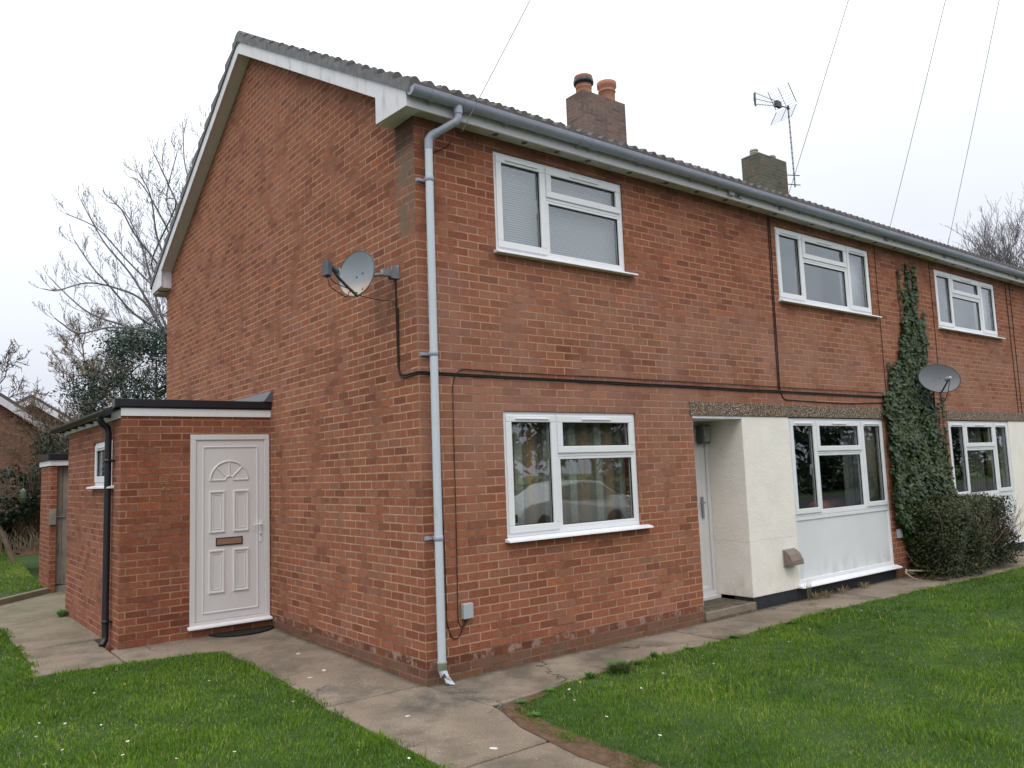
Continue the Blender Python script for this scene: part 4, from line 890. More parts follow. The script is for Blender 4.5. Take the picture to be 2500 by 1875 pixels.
c4 = cable('cable', [(.40, -.02, 4.86), (.36, y_, 4.80), (.178, y_, 4.70), (.185, y_, 2.7), (.215, y_, .48), (.26, y_, .35), (.34, y_, .345), (.41, y_, .505)], .0048, M['cable_brown'], 'thin brown cable dropping just right of the downpipe and looping up to the grey box', 'black cables on the house walls')
cable('cable', [(5.47, y_, 4.99), (5.474, y_, 4.93), (5.43, y_, 2.69), (5.50, y_, 2.56), (5.8, y_, 2.555), (7.0, y_, 2.54), (8.1, y_, 2.575)], .0065, M['cable'], 'black cable left of the three pane upper window, turning right near the lintel', 'black cables on the house walls')
cable('cable', [(5.43, y_, 4.99), (5.435, y_, 4.93), (5.40, y_, 2.66)], .006, M['cable'], 'left one of the two black cables dropping beside the three pane window', 'black cables on the house walls')
cable('cable', [(8.205, y_, 5.0), (8.19, y_, 2.86), (8.2, y_, 2.7)], .005, M['cable_brown'], 'thin cable down the wall between the three pane window and the ivy', 'black cables on the house walls')
cable('cable', [(10.0, y_, 5.0), (9.99, y_, 3.2), (9.98, y_, 2.6)], .005, M['cable_brown'], 'thin cable down the wall right of the ivy, behind the far dish', 'black cables on the house walls')
cable('cable', [(13.12, y_, 5.0), (13.13, y_, 2.34)], .006, M['cable'], 'left one of the far pair of cables at the right edge', 'black cables on the house walls')
cable('cable', [(13.32, y_, 5.0), (13.30, y_, 2.34)], .006, M['cable'], 'right one of the far pair of cables at the right edge', 'black cables on the house walls')
def wbox(x0, x1, z0, z1, lab, name='junction_box'):
    b = MB(); b.box(x0, x1, -.045, -.0005, z0, z1); o = b.build(name, M['grey_box'], None, .006); return tag(o, lab, 'junction box')
wbox(.368, .474, .50, .632, 'grey junction box low on the front wall right of the downpipe')
wbox(8.136, 8.248, .57, .70, 'pale junction box at the foot of the ivy by the white panel')
wbox(10.085, 10.20, 1.05, 1.175, 'pale junction box between the ivy and the far ground floor window')
wbox(4.36, 4.45, 5.03, 5.12, 'small white box on the fascia under the gutter', 'fascia_box'); bpy.data.objects['fascia_box'].location.y = -.1815
# window sticker, ring hooks for the telephone wires
p = MB(); p.box(1.02, 1.068, .0330, .0364, 1.285, 1.362); ob(p.build('sticker', M['seal'], None, .0), 'small dark sticker in the lower left corner of the nearest ground floor window', 'sticker')

# satellite dish on the gable
def dish(name, label, C, n, w, h, roll, rust, parts):
    n = Vector(n).normalized(); side = Vector((0, 0, 1)).cross(n).normalized(); upv = n.cross(side)
    side2 = side*math.cos(roll)+upv*math.sin(roll); up2_ = -side*math.sin(roll)+upv*math.cos(roll)
    Mx = Matrix((side2, up2_, n)).transposed().to_4x4(); Mx.translation = C
    root = thing(name, label, 'satellite dish', C)
    m = MB(); f = .055
    prof = [(r, f*(r*r)) for r in (.001, .25, .5, .7, .85, .95, 1.0)]; back = [(1.0, f-.0), (1.02, f-.006), (1.0, f-.016), (.95, f*.9-.012), (.7, f*.49-.012), (.4, f*.16-.012), (.001, -.012)]
    vs = []; N_ = 36
    for r, z in prof+back:
        for j in range(N_): t = 2*math.pi*j/N_; vs.append(Mx @ Vector((r*w/2*math.cos(t), r*h/2*math.sin(t), z-.02)))
    K = len(prof+back); m.add(vs, [(i*N_+j, i*N_+(j+1) % N_, (i+1)*N_+(j+1) % N_, (i+1)*N_+j) for i in range(K-1) for j in range(N_)], True)
    R = m.build('reflector', dish_mat(rust), root)
    m = MB()
    for dx, dy in ((-.03, -.01), (.035, .012), (.0, -h*.42), (.06, -h*.38)):
        m.lathe([(.001, .004), (.006, .004), (.006, -.01)], Mx @ Matrix.Translation((dx, dy, -.017+.055*((2*dx/w)**2+(2*dy/h)**2))), 8)
    m.build('bolt', M['seal'], R)
    return root, Mx
C1 = Vector((-.40, .33, 3.565)); RD, Mx = dish('satellite_dish', 'grey satellite dish with rusty lower edge on a bracket on the gable wall', C1, (-.90, -.44, .20), .385, .44, .12, True, None)
foot = Mx @ Vector((0, -.20, .03)); lnb = Mx @ Vector((-.00, -.115, .36))
m_ = MB(); m_.tube([Mx @ Vector((0, -.215, .01)), Mx @ Vector((0, -.19, .14)), Mx @ Vector((0, -.155, .27)), Mx @ Vector((0, -.125, .33))], .013, 8); m_.build('feed_arm', M['dark_metal'], RD)
m_ = MB(); m_.lathe([(.001, .0), (.032, .0), (.034, .02), (.026, .03), (.022, .05), (.022, .11), (.028, .112), (.028, .15), (.001, .152)], Mx @ Matrix.Translation((0, -.10, .30)), 14); m_.add([Mx @ Vector(q) for q in [(-.03, -.20, .41), (.03, -.20, .41), (.03, -.20, .46), (-.03, -.20, .46), (-.03, -.07, .41), (.03, -.07, .41), (.03, -.07, .46), (-.03, -.07, .46)]], [(0,1,2,3),(7,6,5,4),(0,4,5,1),(1,5,6,2),(2,6,7,3),(3,7,4,0)]); L1 = m_.build('receiver', M['dark_metal'], RD)
m_ = MB(); m_.lathe([(.001, -.004), (.031, -.004), (.035, .004), (.033, .016), (.001, .017)], Mx @ Matrix.Translation((0, -.10, .295)), 14); m_.build('receiver_cap', M['grey_box'], L1)
m_ = MB(); bk = Mx @ Vector((0, 0, -.05)); m_.tube([bk, Vector((-.06, .375, 3.63))], .018, 8); m_.box(-.14, -.03, .35, .40, 3.60, 3.66); m_.build('wall_arm', M['metal'], RD)
m_ = MB(); m_.box(-.008, -.0005, .30, .42, 3.575, 3.70); m_.box(-.06, -.008, .335, .345, 3.58, 3.695); m_.box(-.06, -.008, .405, .412, 3.58, 3.695); m_.build('wall_bracket', M['metal'], RD)
m_ = MB(); m_.box(-.035, .035, -.03, .03, -.04, .04); 
for v in range(len(m_.v)): m_.v[v] = tuple(Mx @ (Vector(m_.v[v])+Vector((0, 0, -.075))))
m_.build('back_clamp', M['dark_metal'], RD)
e = Mx @ Vector((0, -.20, .43)); f2 = Mx @ Vector((0, -.24, .16)); 
cable('cable', [tuple(e), tuple(e+Vector((.02, .0, -.09))), tuple(f2+Vector((0, 0, -.05))), tuple(f2+Vector((.02, 0, .02))), tuple(Mx @ Vector((0, -.20, -.02))), (-.06, .52, 3.40), (-.012, .40, 3.385), (-.009, .325, 3.28)], .004, M['cable'], 'thin black cable sagging from the receiver of the gable dish to the wall', 'dish leads')
cable('cable', [tuple(e+Vector((.02, .01, 0))), tuple(e+Vector((.06, .0, -.05))), tuple(f2+Vector((.03, 0, .03)))], .004, M['cable'], 'short black loop of cable under the receiver of the gable dish', 'dish leads')
# far dish
C2 = Vector((9.22, -.33, 2.945)); RD2, Mx2 = dish('satellite_dish', 'oval grey satellite dish on a thin pole beside the ivy', C2, (-.60, -.78, .16), .66, .46, -.10, False, None)
m_ = MB(); m_.tube([Mx2 @ Vector((0, -.235, .0)), Mx2 @ Vector((-.02, -.24, .10)), Mx2 @ Vector((-.02, -.12, .30))], .012, 8); m_.build('feed_arm', M['dark_metal'], RD2)
m_ = MB(); m_.lathe([(.001, .0), (.034, .0), (.036, .03), (.024, .05), (.024, .11), (.001, .112)], Mx2 @ Matrix.Translation((-.02, -.09, .27)), 12); m_.build('receiver', M['grey_box'], RD2)
m_ = MB(); m_.tube([Mx2 @ Vector((.0, -.02, -.04)), (9.36, -.20, 2.88), (9.50, -.12, 2.84), (9.52, -.10, 2.70), (9.62, -.06, 2.10)], .017, 8); m_.build('pole', M['dark_metal'], RD2)
cable('cable', [tuple(Mx2 @ Vector((-.02, -.10, .36))), tuple(Mx2 @ Vector((-.03, -.30, .30))), tuple(Mx2 @ Vector((0.0, -.40, .12))), (9.45, -.14, 2.68), (9.58, -.05, 2.2)], .005, M['cable'], 'black cable hanging from the receiver of the oval dish', 'dish leads')

# television aerial on the farther chimney
AE = thing('television_aerial', 'television aerial with wire reflectors on a tall pole by the farther chimney', 'aerial', (12.68, 4.0, 8.08))
def V_(x, y, z): return (12.70+x, 4.0+y, 9.97+z)
m_ = MB(); m_.tube([(12.74, 4.0, 8.06), V_(0, 0, .06)], .019, 10); mast = m_.build('mast', M['metal'], AE)
m_ = MB()
for i in range(13): z = 8.25+i*.125; m_.lathe([(.0195, -.008), (.0215, -.008), (.0215, .008), (.0195, .008)], Matrix.Translation((12.74-.04*(z-8.06)/1.95, 4.0, z)), 8)
m_.build('tape_band', M['seal'], mast)
for z, dz in ((8.28, .04), (8.06, .03)):
    m_ = MB(); m_.tube([(12.211, 4.05, z), (12.50, 4.0, z+.02), (12.88, 3.95, z+dz+.03)], .012, 6); m_.build('chimney_bracket', M['dark_metal'], AE)
m_ = MB(); m_.tube([V_(.06, 0, 0), V_(-.50, 0, -.04)], .014, 8); m_.box(12.70-.50, 12.70-.32, 3.96, 4.04, 9.88, 10.02); m_.lathe([(.001, 0), (.03, 0), (.03, .09), (.001, .09)], Matrix.Translation((12.70, 4.0, 9.93)), 8); boom = m_.build('boom', M['dark_metal'], AE)
m_ = MB()
for dz, zf in ((.09, .0), (-.02, -.14), (-.10, -.27)):
    a, b = Vector(V_(-.36, 0, dz*.5)), Vector(V_(-1.30, 0, zf+.02)); m_.tube([a, b], .008, 6)
    for i in range(9):
        q = a.lerp(b, .12+i*.105); m_.tube([q+Vector((0, -.075, 0)), q+Vector((0, .075, 0))], .0035, 4)
m_.build('directors', M['metal'], boom)
m_ = MB(); m_.prism([V_(-1.28, -.01, .05), V_(-1.33, -.01, .0), V_(-1.35, -.01, -.13), V_(-1.33, -.01, -.27), V_(-1.28, -.01, -.30)], (0, .02, 0)); m_.build('end_plate', M['dark_metal'], boom)
for sgn, lab in ((1, 'up'), (-1, 'down')):
    m_ = MB(); a = Vector(V_(-.08, 0, .03*sgn)); b = Vector(V_(-.36 if sgn > 0 else -.34, 0, .40*sgn))
    for yy in (-.27, 0, .27): m_.tube([a+Vector((0, yy, 0)), b+Vector((0, yy, 0))], .009 if yy else .007, 5)
    for i in range(8):
        q = a.lerp(b, i/7); m_.tube([q+Vector((0, -.28, 0)), q+Vector((0, .28, 0))], .0038, 4)
    m_.build('wire_reflector', M['dark_metal'], AE)

# telegraph pole beside the path and the four wires to the eaves
TP = thing('telegraph_pole', 'tall wooden telegraph pole carrying four telephone wires, beside the path', 'telegraph pole', (1.50, -6.36, 0))
m_ = MB(); m_.tube([(1.50, -6.36, -.2), (1.49, -6.36, 11.7)], [.14, .09], 14); m_.build('pole', M['timber'], TP)
m_ = MB(); m_.lathe([(.09, -.04), (.15, -.03), (.15, .03), (.09, .04)], Matrix.Translation((1.49, -6.36, 11.25)), 12); m_.build('ring_bracket', M['metal'], TP)
PT = Vector((1.36, -6.32, 11.25))
for nm, A in (('first wire, reaching the eaves above the downpipe', (.41, -.19, 4.90)), ('second wire, reaching the eaves left of the farther chimney aerial', (5.55, -.21, 5.11)), ('third wire, reaching the eaves left of the ivy', (8.21, -.21, 5.04)), ('fourth wire, reaching the eaves right of the ivy', (10.17, -.21, 5.05)), ('fifth wire, nearest the right edge', (13.2, -.21, 5.05))):
    A = Vector(A); B = Vector((.50, -6.17, 8.6)) if False else PT; pts = []
    for i in range(15):
        t = i/14; q = A.lerp(B, t); q.z -= .07*4*t*(1-t)*(A-B).length/9; pts.append(q)
    m_ = MB(); m_.tube(pts, .0038, 5); tag(m_.build('telephone_wire', M['wire']), 'thin overhead telephone wire, '+nm, 'telephone wire', 'telephone wires')
for x, nth in ((5.47, 'above the twin cables left of the three pane window'), (8.226, 'between the three pane window and the ivy'), (10.19, 'above the wall just right of the ivy'), (13.2, 'nearest the right edge')):
    m_ = MB(); m_.tube([(x, -.181, 5.04), (x, -.225, 5.05), (x+.03, -.235, 5.08), (x+.05, -.21, 5.06), (x+.02, -.2, 5.03)], .006, 6); m_.box(x-.03, x+.0, -.20, -.1805, 5.035, 5.085)
    tag(m_.build('wire_bracket', M['metal']), 'metal wire bracket on the fascia '+nth, 'wire bracket', 'wire brackets on the fascia')
m_ = MB(); m_.tube([(4.50, -.181, 5.05), (4.53, -.20, 5.035), (4.57, -.20, 5.05), (4.56, -.2, 5.075), (4.53, -.2, 5.06), (4.58, -.195, 5.03), (4.63, -.19, 5.035)], .005, 6); tag(m_.build('wire_hook', M['dark_metal']), 'curled wire hook on the fascia right of the small white box', 'hook')

# curtains, blinds and furniture behind the glass
curtain(.93, 2.72, 1.0, 2.42, .20, M['c_ornate'], 'striped ornate curtain behind the nearest ground floor window', .016, .18)
def blind(x0, x1, z0, z1, y, label):
    B_ = thing('venetian_blind', label, 'blind', ((x0+x1)/2, y, z0)); m_ = MB(); z = z0; i = 0
    while z < z1:
        t = R_(66); h = .0128; m_.prism([(x0, y-h*math.cos(t), z-h*math.sin(t)), (x0, y+h*math.cos(t), z+h*math.sin(t)), (x0, y+h*math.cos(t)-.001, z+h*math.sin(t)+.0015), (x0, y-h*math.cos(t)-.001, z-h*math.sin(t)+.0015)], (x1-x0, 0, 0)); z += .0245
    m_.build('slats', M['blind'], B_); m_ = MB()
    for k in (.1, .34, .66, .9): x = x0+(x1-x0)*k; m_.tube([(x, y-.014, z0), (x, y-.014, z1)], .0015, 4)
    m_.build('cords', M['blind'], B_)
M['blind'] = simple('blind_slat', (.40, .42, .44), .5, .4, 1, .02)
blind(.93, 2.67, 3.90, 4.90, .13, 'closed venetian blind behind the nearest upper window')
curtain(7.42, 8.02, 3.88, 4.9, .16, M['c_net'], 'pale net curtain in the right light of the three pane upper window', .01, .1)
curtain(5.60, 7.38, 3.88, 4.9, .42, M['c_grey'], 'grey blind drawn across the three pane upper window', .002, .5)
curtain(10.20, 12.60, 3.88, 4.9, .30, M['c_grey'], 'grey blind drawn across the upper window right of the ivy', .002, .5)
curtain(12.05, 12.60, 3.88, 4.9, .16, M['c_net'], 'pale net curtain in the right light of the upper window right of the ivy', .01, .1)
curtain(7.22, 7.62, .95, 2.45, .22, M['c_grey'], 'grey gathered curtain inside the big window above the white panel', .022, .10)
curtain(7.62, 8.035, .95, 2.45, .12, M['c_beige'], 'beige curtain in the right light of the big window above the white panel', .008, .12)
curtain(11.35, 11.90, .95, 2.45, .22, M['c_beige'], 'beige curtain in the middle of the far ground floor window', .02, .11)
curtain(12.02, 12.60, .95, 2.45, .20, M['c_mustard'], 'mustard curtain in the right light of the far ground floor window', .012, .12)
p = MB(); 
for k, (a, b) in enumerate(((7.00, 7.38), (7.39, 7.80))):
    c_ = Matrix.Translation(((a+b)/2, .62, .93)); p.lathe([(.001, -.3), (.16, -.28), (.215, -.1), (.215, .10), (.19, .19), (.13, .235), (.001, .25)], c_, 20, sx=1, sy=.8)
o_ = p.build('armchair_back', M['pink']); ob(o_, 'rounded pink leather seat back seen through the big ground floor window', 'armchair')
p = MB(); p.lathe([(.001, 0), (.075, 0), (.075, .003), (.001, .003)], Matrix.Translation((12.33, .050, 1.95)) @ Matrix.Rotation(R_(90), 4, 'X'), 20, sx=.9, sy=1.6); ob(p.build('sticker', M['c_grey']), 'oval pale sticker on the right light of the far ground floor window', 'sticker')

# ------------------------------------------------------------------ vegetation
def leaves(name, P, Nrm, size, mat, tint, parent=None, shape='oval', tilt=.6):
    """many small leaves at points P facing roughly Nrm; numpy, one mesh"""
    n = len(P); Nn = Nrm+tilt*RN.standard_normal((n, 3)); Nn /= np.linalg.norm(Nn, axis=1)[:, None]
    r = RN.standard_normal((n, 3)); A = np.cross(Nn, r); A /= np.linalg.norm(A, axis=1)[:, None]+1e-9; B = np.cross(Nn, A)
    s = (size*(.6+.8*RN.random(n)))[:, None]
    if shape == 'ivy': pr = [(-.0, -.45), (.42, -.28), (.5, .08), (.2, .12), (.0, .6), (-.2, .12), (-.5, .08), (-.42, -.28)]
    else: pr = [(0, -.5), (.24, -.1), (.2, .25), (0, .55), (-.2, .25), (-.24, -.1)]
    k = len(pr); V = np.empty((n, k, 3))
    for i, (a, b) in enumerate(pr): V[:, i] = P+s*(A*a+B*b)+Nn*s*(.12*abs(a)*2-.04)
    # split into quads: fan of quads (k even)
    i0 = np.arange(n)[:, None]*k
    quads = [[0, 1, k-1, k-1]]
    F4 = []
    half = k//2
    for j in range(half-1):
        a, b, c, d = j, j+1, (k-j-1) % k, (k-j) % k
        if j == 0: continue
        F4.append(i0+np.array([a, b, c, d]))
    F3 = np.concatenate([i0+np.array([0, 1, k-1]), i0+np.array([half-1, half, half+1])])
    F4 = np.concatenate(F4) if F4 else np.zeros((0, 4), int)
    me = mesh_np(name, V.reshape(-1, 3), F4, F3, mat, np.repeat(np.clip(tint, 0, 1), k)); return link(name, me, parent)
def interp(tab, z): zs = [t[1] for t in tab]; return np.interp(z, zs[::-1], [t[0] for t in tab][::-1])
IV = thing('ivy', 'dark green ivy climbing the front wall between the three pane windows', 'ivy', (9.0, -.02, 0))
Lf = [(9.02, 4.80), (9.0, 4.43), (8.95, 3.991), (8.80, 3.695), (8.66, 3.243), (8.36, 3.113), (8.26, 2.769), (8.06, 2.674), (8.01, 2.561), (8.07, 2.31), (8.06, 1.6), (8.02, 1.244), (8.05, .85), (8.30, .62), (8.5, .05)]
Rt = [(9.40, 4.80), (9.44, 4.484), (9.40, 3.989), (9.56, 3.857), (9.44, 3.071), (9.52, 2.715), (9.58, 2.45), (9.62, 2.246), (9.74, 2.037), (9.88, 1.798), (9.98, 1.198), (10.05, .9), (10.0, .05)]
n = 15000; z = RN.random(n)**1.15*4.85; l, r = interp(Lf, z), interp(Rt, z); u = RN.random(n)
x = l+(r-l)*u+.025*RN.standard_normal(n); P = np.stack([x, np.zeros(n), z], 1); nv = vnoise(P[:, [0, 2]], 4, 21); nv2 = vnoise(P[:, [0, 2]], 9, 22)
dens = np.ones(n); up_ = z > 3.75; dens[up_] = .85-.70*np.clip((z[up_]-3.75)/.85, 0, 1)
str_ = np.abs(((x*4.6+.35*np.sin(z*3)) % 1)-.5) < .20; dens[up_ & ~str_] *= .12
keep = RN.random(n) < dens*np.where(nv < .12, .5, 1); P, z, nv, nv2 = P[keep], z[keep], nv[keep], nv2[keep]
thick = .03+.14*np.clip((3.0-z)/1.5, 0, 1)*nv+.03*nv2; thick[z > 3.9] = .02
P[:, 1] = -.015-thick*RN.random(len(P))**.5
tn = np.clip(.35+.35*RN.standard_normal(len(P))*.6+.15*(nv2-.5), 0, 1); red = (P[:, 0] > 9.55) & (z < 1.8) & (z > 1.0) & (RN.random(len(P)) < .2)
leaves('foliage', P, np.array([-.2, -1, .45]), .072, M['ivy'], tn, IV, 'ivy', .42)
mb = MB()
for i in range(16):
    x = random.uniform(8.4, 9.5); pts = [(x, -.02, .0)]; z = 0; 
    tx = random.uniform(9.05, 9.40); top = random.uniform(3.4, 4.85)
    while z < top: z += .12; x += (tx-x)*.05+random.uniform(-.03, .03); pts.append((x, -.018-random.random()*.01, z))
    mb.tube(pts, [.014*(1-.75*k/len(pts)) for k in range(len(pts))], 5)
for x0, z0, z1 in ((8.86, 3.9, 4.72), (9.30, 4.4, 4.9), (9.62, 3.3, 4.05), (10.0, 2.0, 2.75), (9.86, 2.0, 2.5), (8.27, 2.5, 3.0)):
    mb.tube([(x0, -.012, z0), (x0-.03, -.012, (z0+z1)/2), (x0+.02, -.012, z1)], .004, 4)
mb.build('stems', M['twig'], IV)
# stray runners with their own leaves
Pr = []
for x0, z0, z1 in ((8.86, 3.9, 4.72), (9.60, 3.6, 4.1), (10.0, 2.0, 2.8), (9.82, 2.0, 2.6), (9.42, 4.3, 4.9), (9.15, 4.4, 4.85), (8.30, 3.0, 3.2)):
    k = int((z1-z0)*55); zz = RN.random(k)*(z1-z0)+z0; Pr.append(np.stack([x0+.02*RN.standard_normal(k), -.02-.02*RN.random(k), zz], 1))
Pr = np.concatenate(Pr); leaves('runner_leaves', Pr, np.array([-.2, -1, .4]), .05, M['ivy'], .3+.3*RN.random(len(Pr)), IV, 'ivy', .5)

HD = thing('hedge', 'bushy rounded dark hedge at the foot of the ivy, before the far window', 'hedge', (9.3, -.45, 0))
n = 52000
def hedge_pts(n, x0, x1, y0, y1, top, power=6.0, seed=31):
    P = RN.random((n, 3)); c = (P*2-1); # push to the shell of a rounded box
    s = RN.random(n)**.45; q = (np.abs(c)**power).sum(1)**(1/power); c = c/q[:, None]*s[:, None]
    c[:, 2] = c[:, 2]*.5+.5
    P = np.stack([(x0+x1)/2+c[:, 0]*(x1-x0)/2, (y0+y1)/2+c[:, 1]*(y1-y0)/2, c[:, 2]*top], 1)
    nn = vnoise(P[:, [0, 2]], 3, seed); n2 = vnoise(P[:, [1, 2]]+P[:, [0, 0]]*.7, 3.4, seed+1); n3 = vnoise(P[:, [0, 1]], 3, seed+2)
    P[:, 1] -= (nn-.5)*.16; P[:, 0] += (n2-.5)*.20; P[:, 2] += (n3-.5)*.18*np.clip(P[:, 2]/top, 0, 1)
    return P, c
P, c_ = hedge_pts(n, 8.30, 10.60, -.80, -.02, 1.05, 11.0); P[:, 2] += .08*np.sin(P[:, 0]*2.1); k = (P[:, 2] > .02) & ~((P[:, 2] < .25) & (RN.random(n) < .35)); P, c_ = P[k], c_[k]
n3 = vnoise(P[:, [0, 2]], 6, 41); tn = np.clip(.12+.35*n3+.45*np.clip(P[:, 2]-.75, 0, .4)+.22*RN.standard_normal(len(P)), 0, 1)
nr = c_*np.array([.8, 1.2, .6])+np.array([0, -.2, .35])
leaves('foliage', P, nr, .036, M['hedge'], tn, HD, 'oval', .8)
mb = MB()
for i in range(420):
    x = random.uniform(8.5, 10.45); y = random.uniform(-.6, -.15); p = Vector((x, y, random.uniform(0, .2))); pts = [p.copy()]; d = Vector((random.uniform(-.5, .5), random.uniform(-.7, .3), 1)).normalized(); L_ = random.uniform(.5, 1.12)
    for j in range(5): d = (d+Vector((random.uniform(-.3, .3), random.uniform(-.3, .3), random.uniform(-.15, .2)))).normalized(); p = p+d*L_/5; pts.append(p.copy())
    mb.tube(pts, [.006*(1-.15*j) for j in range(6)], 3, cap=False)
mb.build('twigs', M['twig_brown'], HD)

def tree(name, label, base, height, spread, seed, mat, trunk_r=.16, levels=5, kids=(5, 5, 5, 4), upturn=.35, droop=0.0, lean=(0, 0), first=.25, wig=.18, buds=False, group=None, twist=1.0, lenf=.62, minr=.006, sub=1.0):
    rd = random.Random(seed); root = thing(name, label, 'tree', base, group)
    tr = MB(); cr = MB(); base = Vector(base); tips = []
    def grow(p, d, L_, r, lv):
        nseg = 6 if lv <= 1 else 5 if lv <= 3 else 4; pts = [p.copy()]; rs = [r]; dirs = [d.copy()]
        for i in range(nseg):
            w = wig*(1 if lv else .35)*twist
            d = (d+Vector((rd.gauss(0, w), rd.gauss(0, w), rd.gauss(0, w)+upturn*(.35 if lv else .1)-droop*(lv == 1)*(i < 3)*.3))).normalized()
            p = p+d*L_/nseg; pts.append(p.copy()); rs.append(max(minr*.7, r*(1-.62*(i+1)/nseg))); dirs.append(d.copy())
        (tr if lv == 0 else cr).tube(pts, rs, 8 if lv == 0 else 5 if lv == 1 else 3, cap=False)
        if lv >= levels: tips.append(p.copy()); return
        k = kids[min(lv, len(kids)-1)]
        for j in range(k):
            t = (first if lv == 0 else .22)+(1-(first if lv == 0 else .22))*(j+rd.random()*.7)/k; f = t*nseg; i = min(int(f), nseg-1); q = pts[i].lerp(pts[i+1], f-i); dd = dirs[min(i+1, nseg)]
            az = rd.random()*6.283 if lv else 6.283*(j*.382+rd.random()*.15); sp = rd.uniform(.55, .95)*spread*(sub if lv else 1.15)
            a = dd.orthogonal().normalized(); b = dd.cross(a); nd_ = (dd*math.cos(sp)+(a*math.cos(az)+b*math.sin(az))*math.sin(sp)).normalized()
            rr = rs[i]*(.55 if lv else .5); grow(q, nd_, L_*lenf*rd.uniform(.75, 1.15)*(1-.35*t if lv == 0 else 1-.2*t), max(rr, minr), lv+1)
    d0 = Vector((lean[0], lean[1], 1)).normalized(); grow(base, d0, height, trunk_r, 0)
    if buds:
        for q in tips: cr.box(q.x-.009, q.x+.009, q.y-.009, q.y+.009, q.z-.010, q.z+.014)
    tr.build('trunk', mat, root, uv=False); cr.build('crown', mat, root, uv=False); return root, tips
LIMBS = [
[ (1.73, 14.60, 5.33), (1.30, 14.70, 6.16), (0.87, 14.80, 6.92), (0.34, 14.90, 7.59), (0.04, 15.00, 8.17), (-0.19, 15.10, 8.67) ],
[ (1.73, 14.60, 5.36), (0.90, 14.40, 5.83), (0.38, 14.20, 6.32), (-0.12, 14.00, 6.79), (-0.51, 13.80, 7.28) ],
[ (1.73, 14.60, 5.27), (0.79, 14.82, 5.60), (0.09, 15.05, 5.87), (-0.35, 15.28, 6.28), (-0.76, 15.50, 6.78) ],
[ (1.70, 14.60, 5.36), (0.51, 14.53, 5.50), (-0.26, 14.45, 5.28), (-0.62, 14.38, 5.46), (-0.79, 14.30, 5.57) ],
[ (1.95, 14.60, 6.21), (1.45, 14.45, 7.09), (0.86, 14.30, 7.76), (0.50, 14.15, 8.31), (0.23, 14.00, 8.36) ],
[ (2.07, 14.60, 6.53), (1.87, 14.75, 7.78), (1.43, 14.90, 8.81), (1.12, 15.05, 9.37), (0.93, 15.20, 9.50) ],
[ (2.30, 14.60, 7.17), (2.02, 14.47, 8.35), (1.57, 14.33, 9.29), (1.22, 14.20, 9.89) ],
[ (2.47, 14.60, 8.08), (2.39, 14.73, 9.13), (2.18, 14.87, 9.91), (2.15, 15.00, 10.80) ],
[ (1.73, 14.60, 5.27), (1.16, 14.60, 6.19), (0.51, 14.60, 6.47), (-0.11, 14.60, 6.52), (-0.70, 14.60, 6.28), (-1.00, 14.60, 6.28) ],
[ (1.73, 14.60, 5.51), (1.47, 14.95, 6.53), (1.31, 15.30, 7.58), (1.04, 15.65, 8.52), (0.71, 16.00, 9.07) ],
[ (1.84, 14.60, 5.89), (1.61, 14.20, 6.88), (1.23, 13.80, 7.68), (0.99, 13.40, 8.47), (0.63, 13.00, 8.85) ],
]
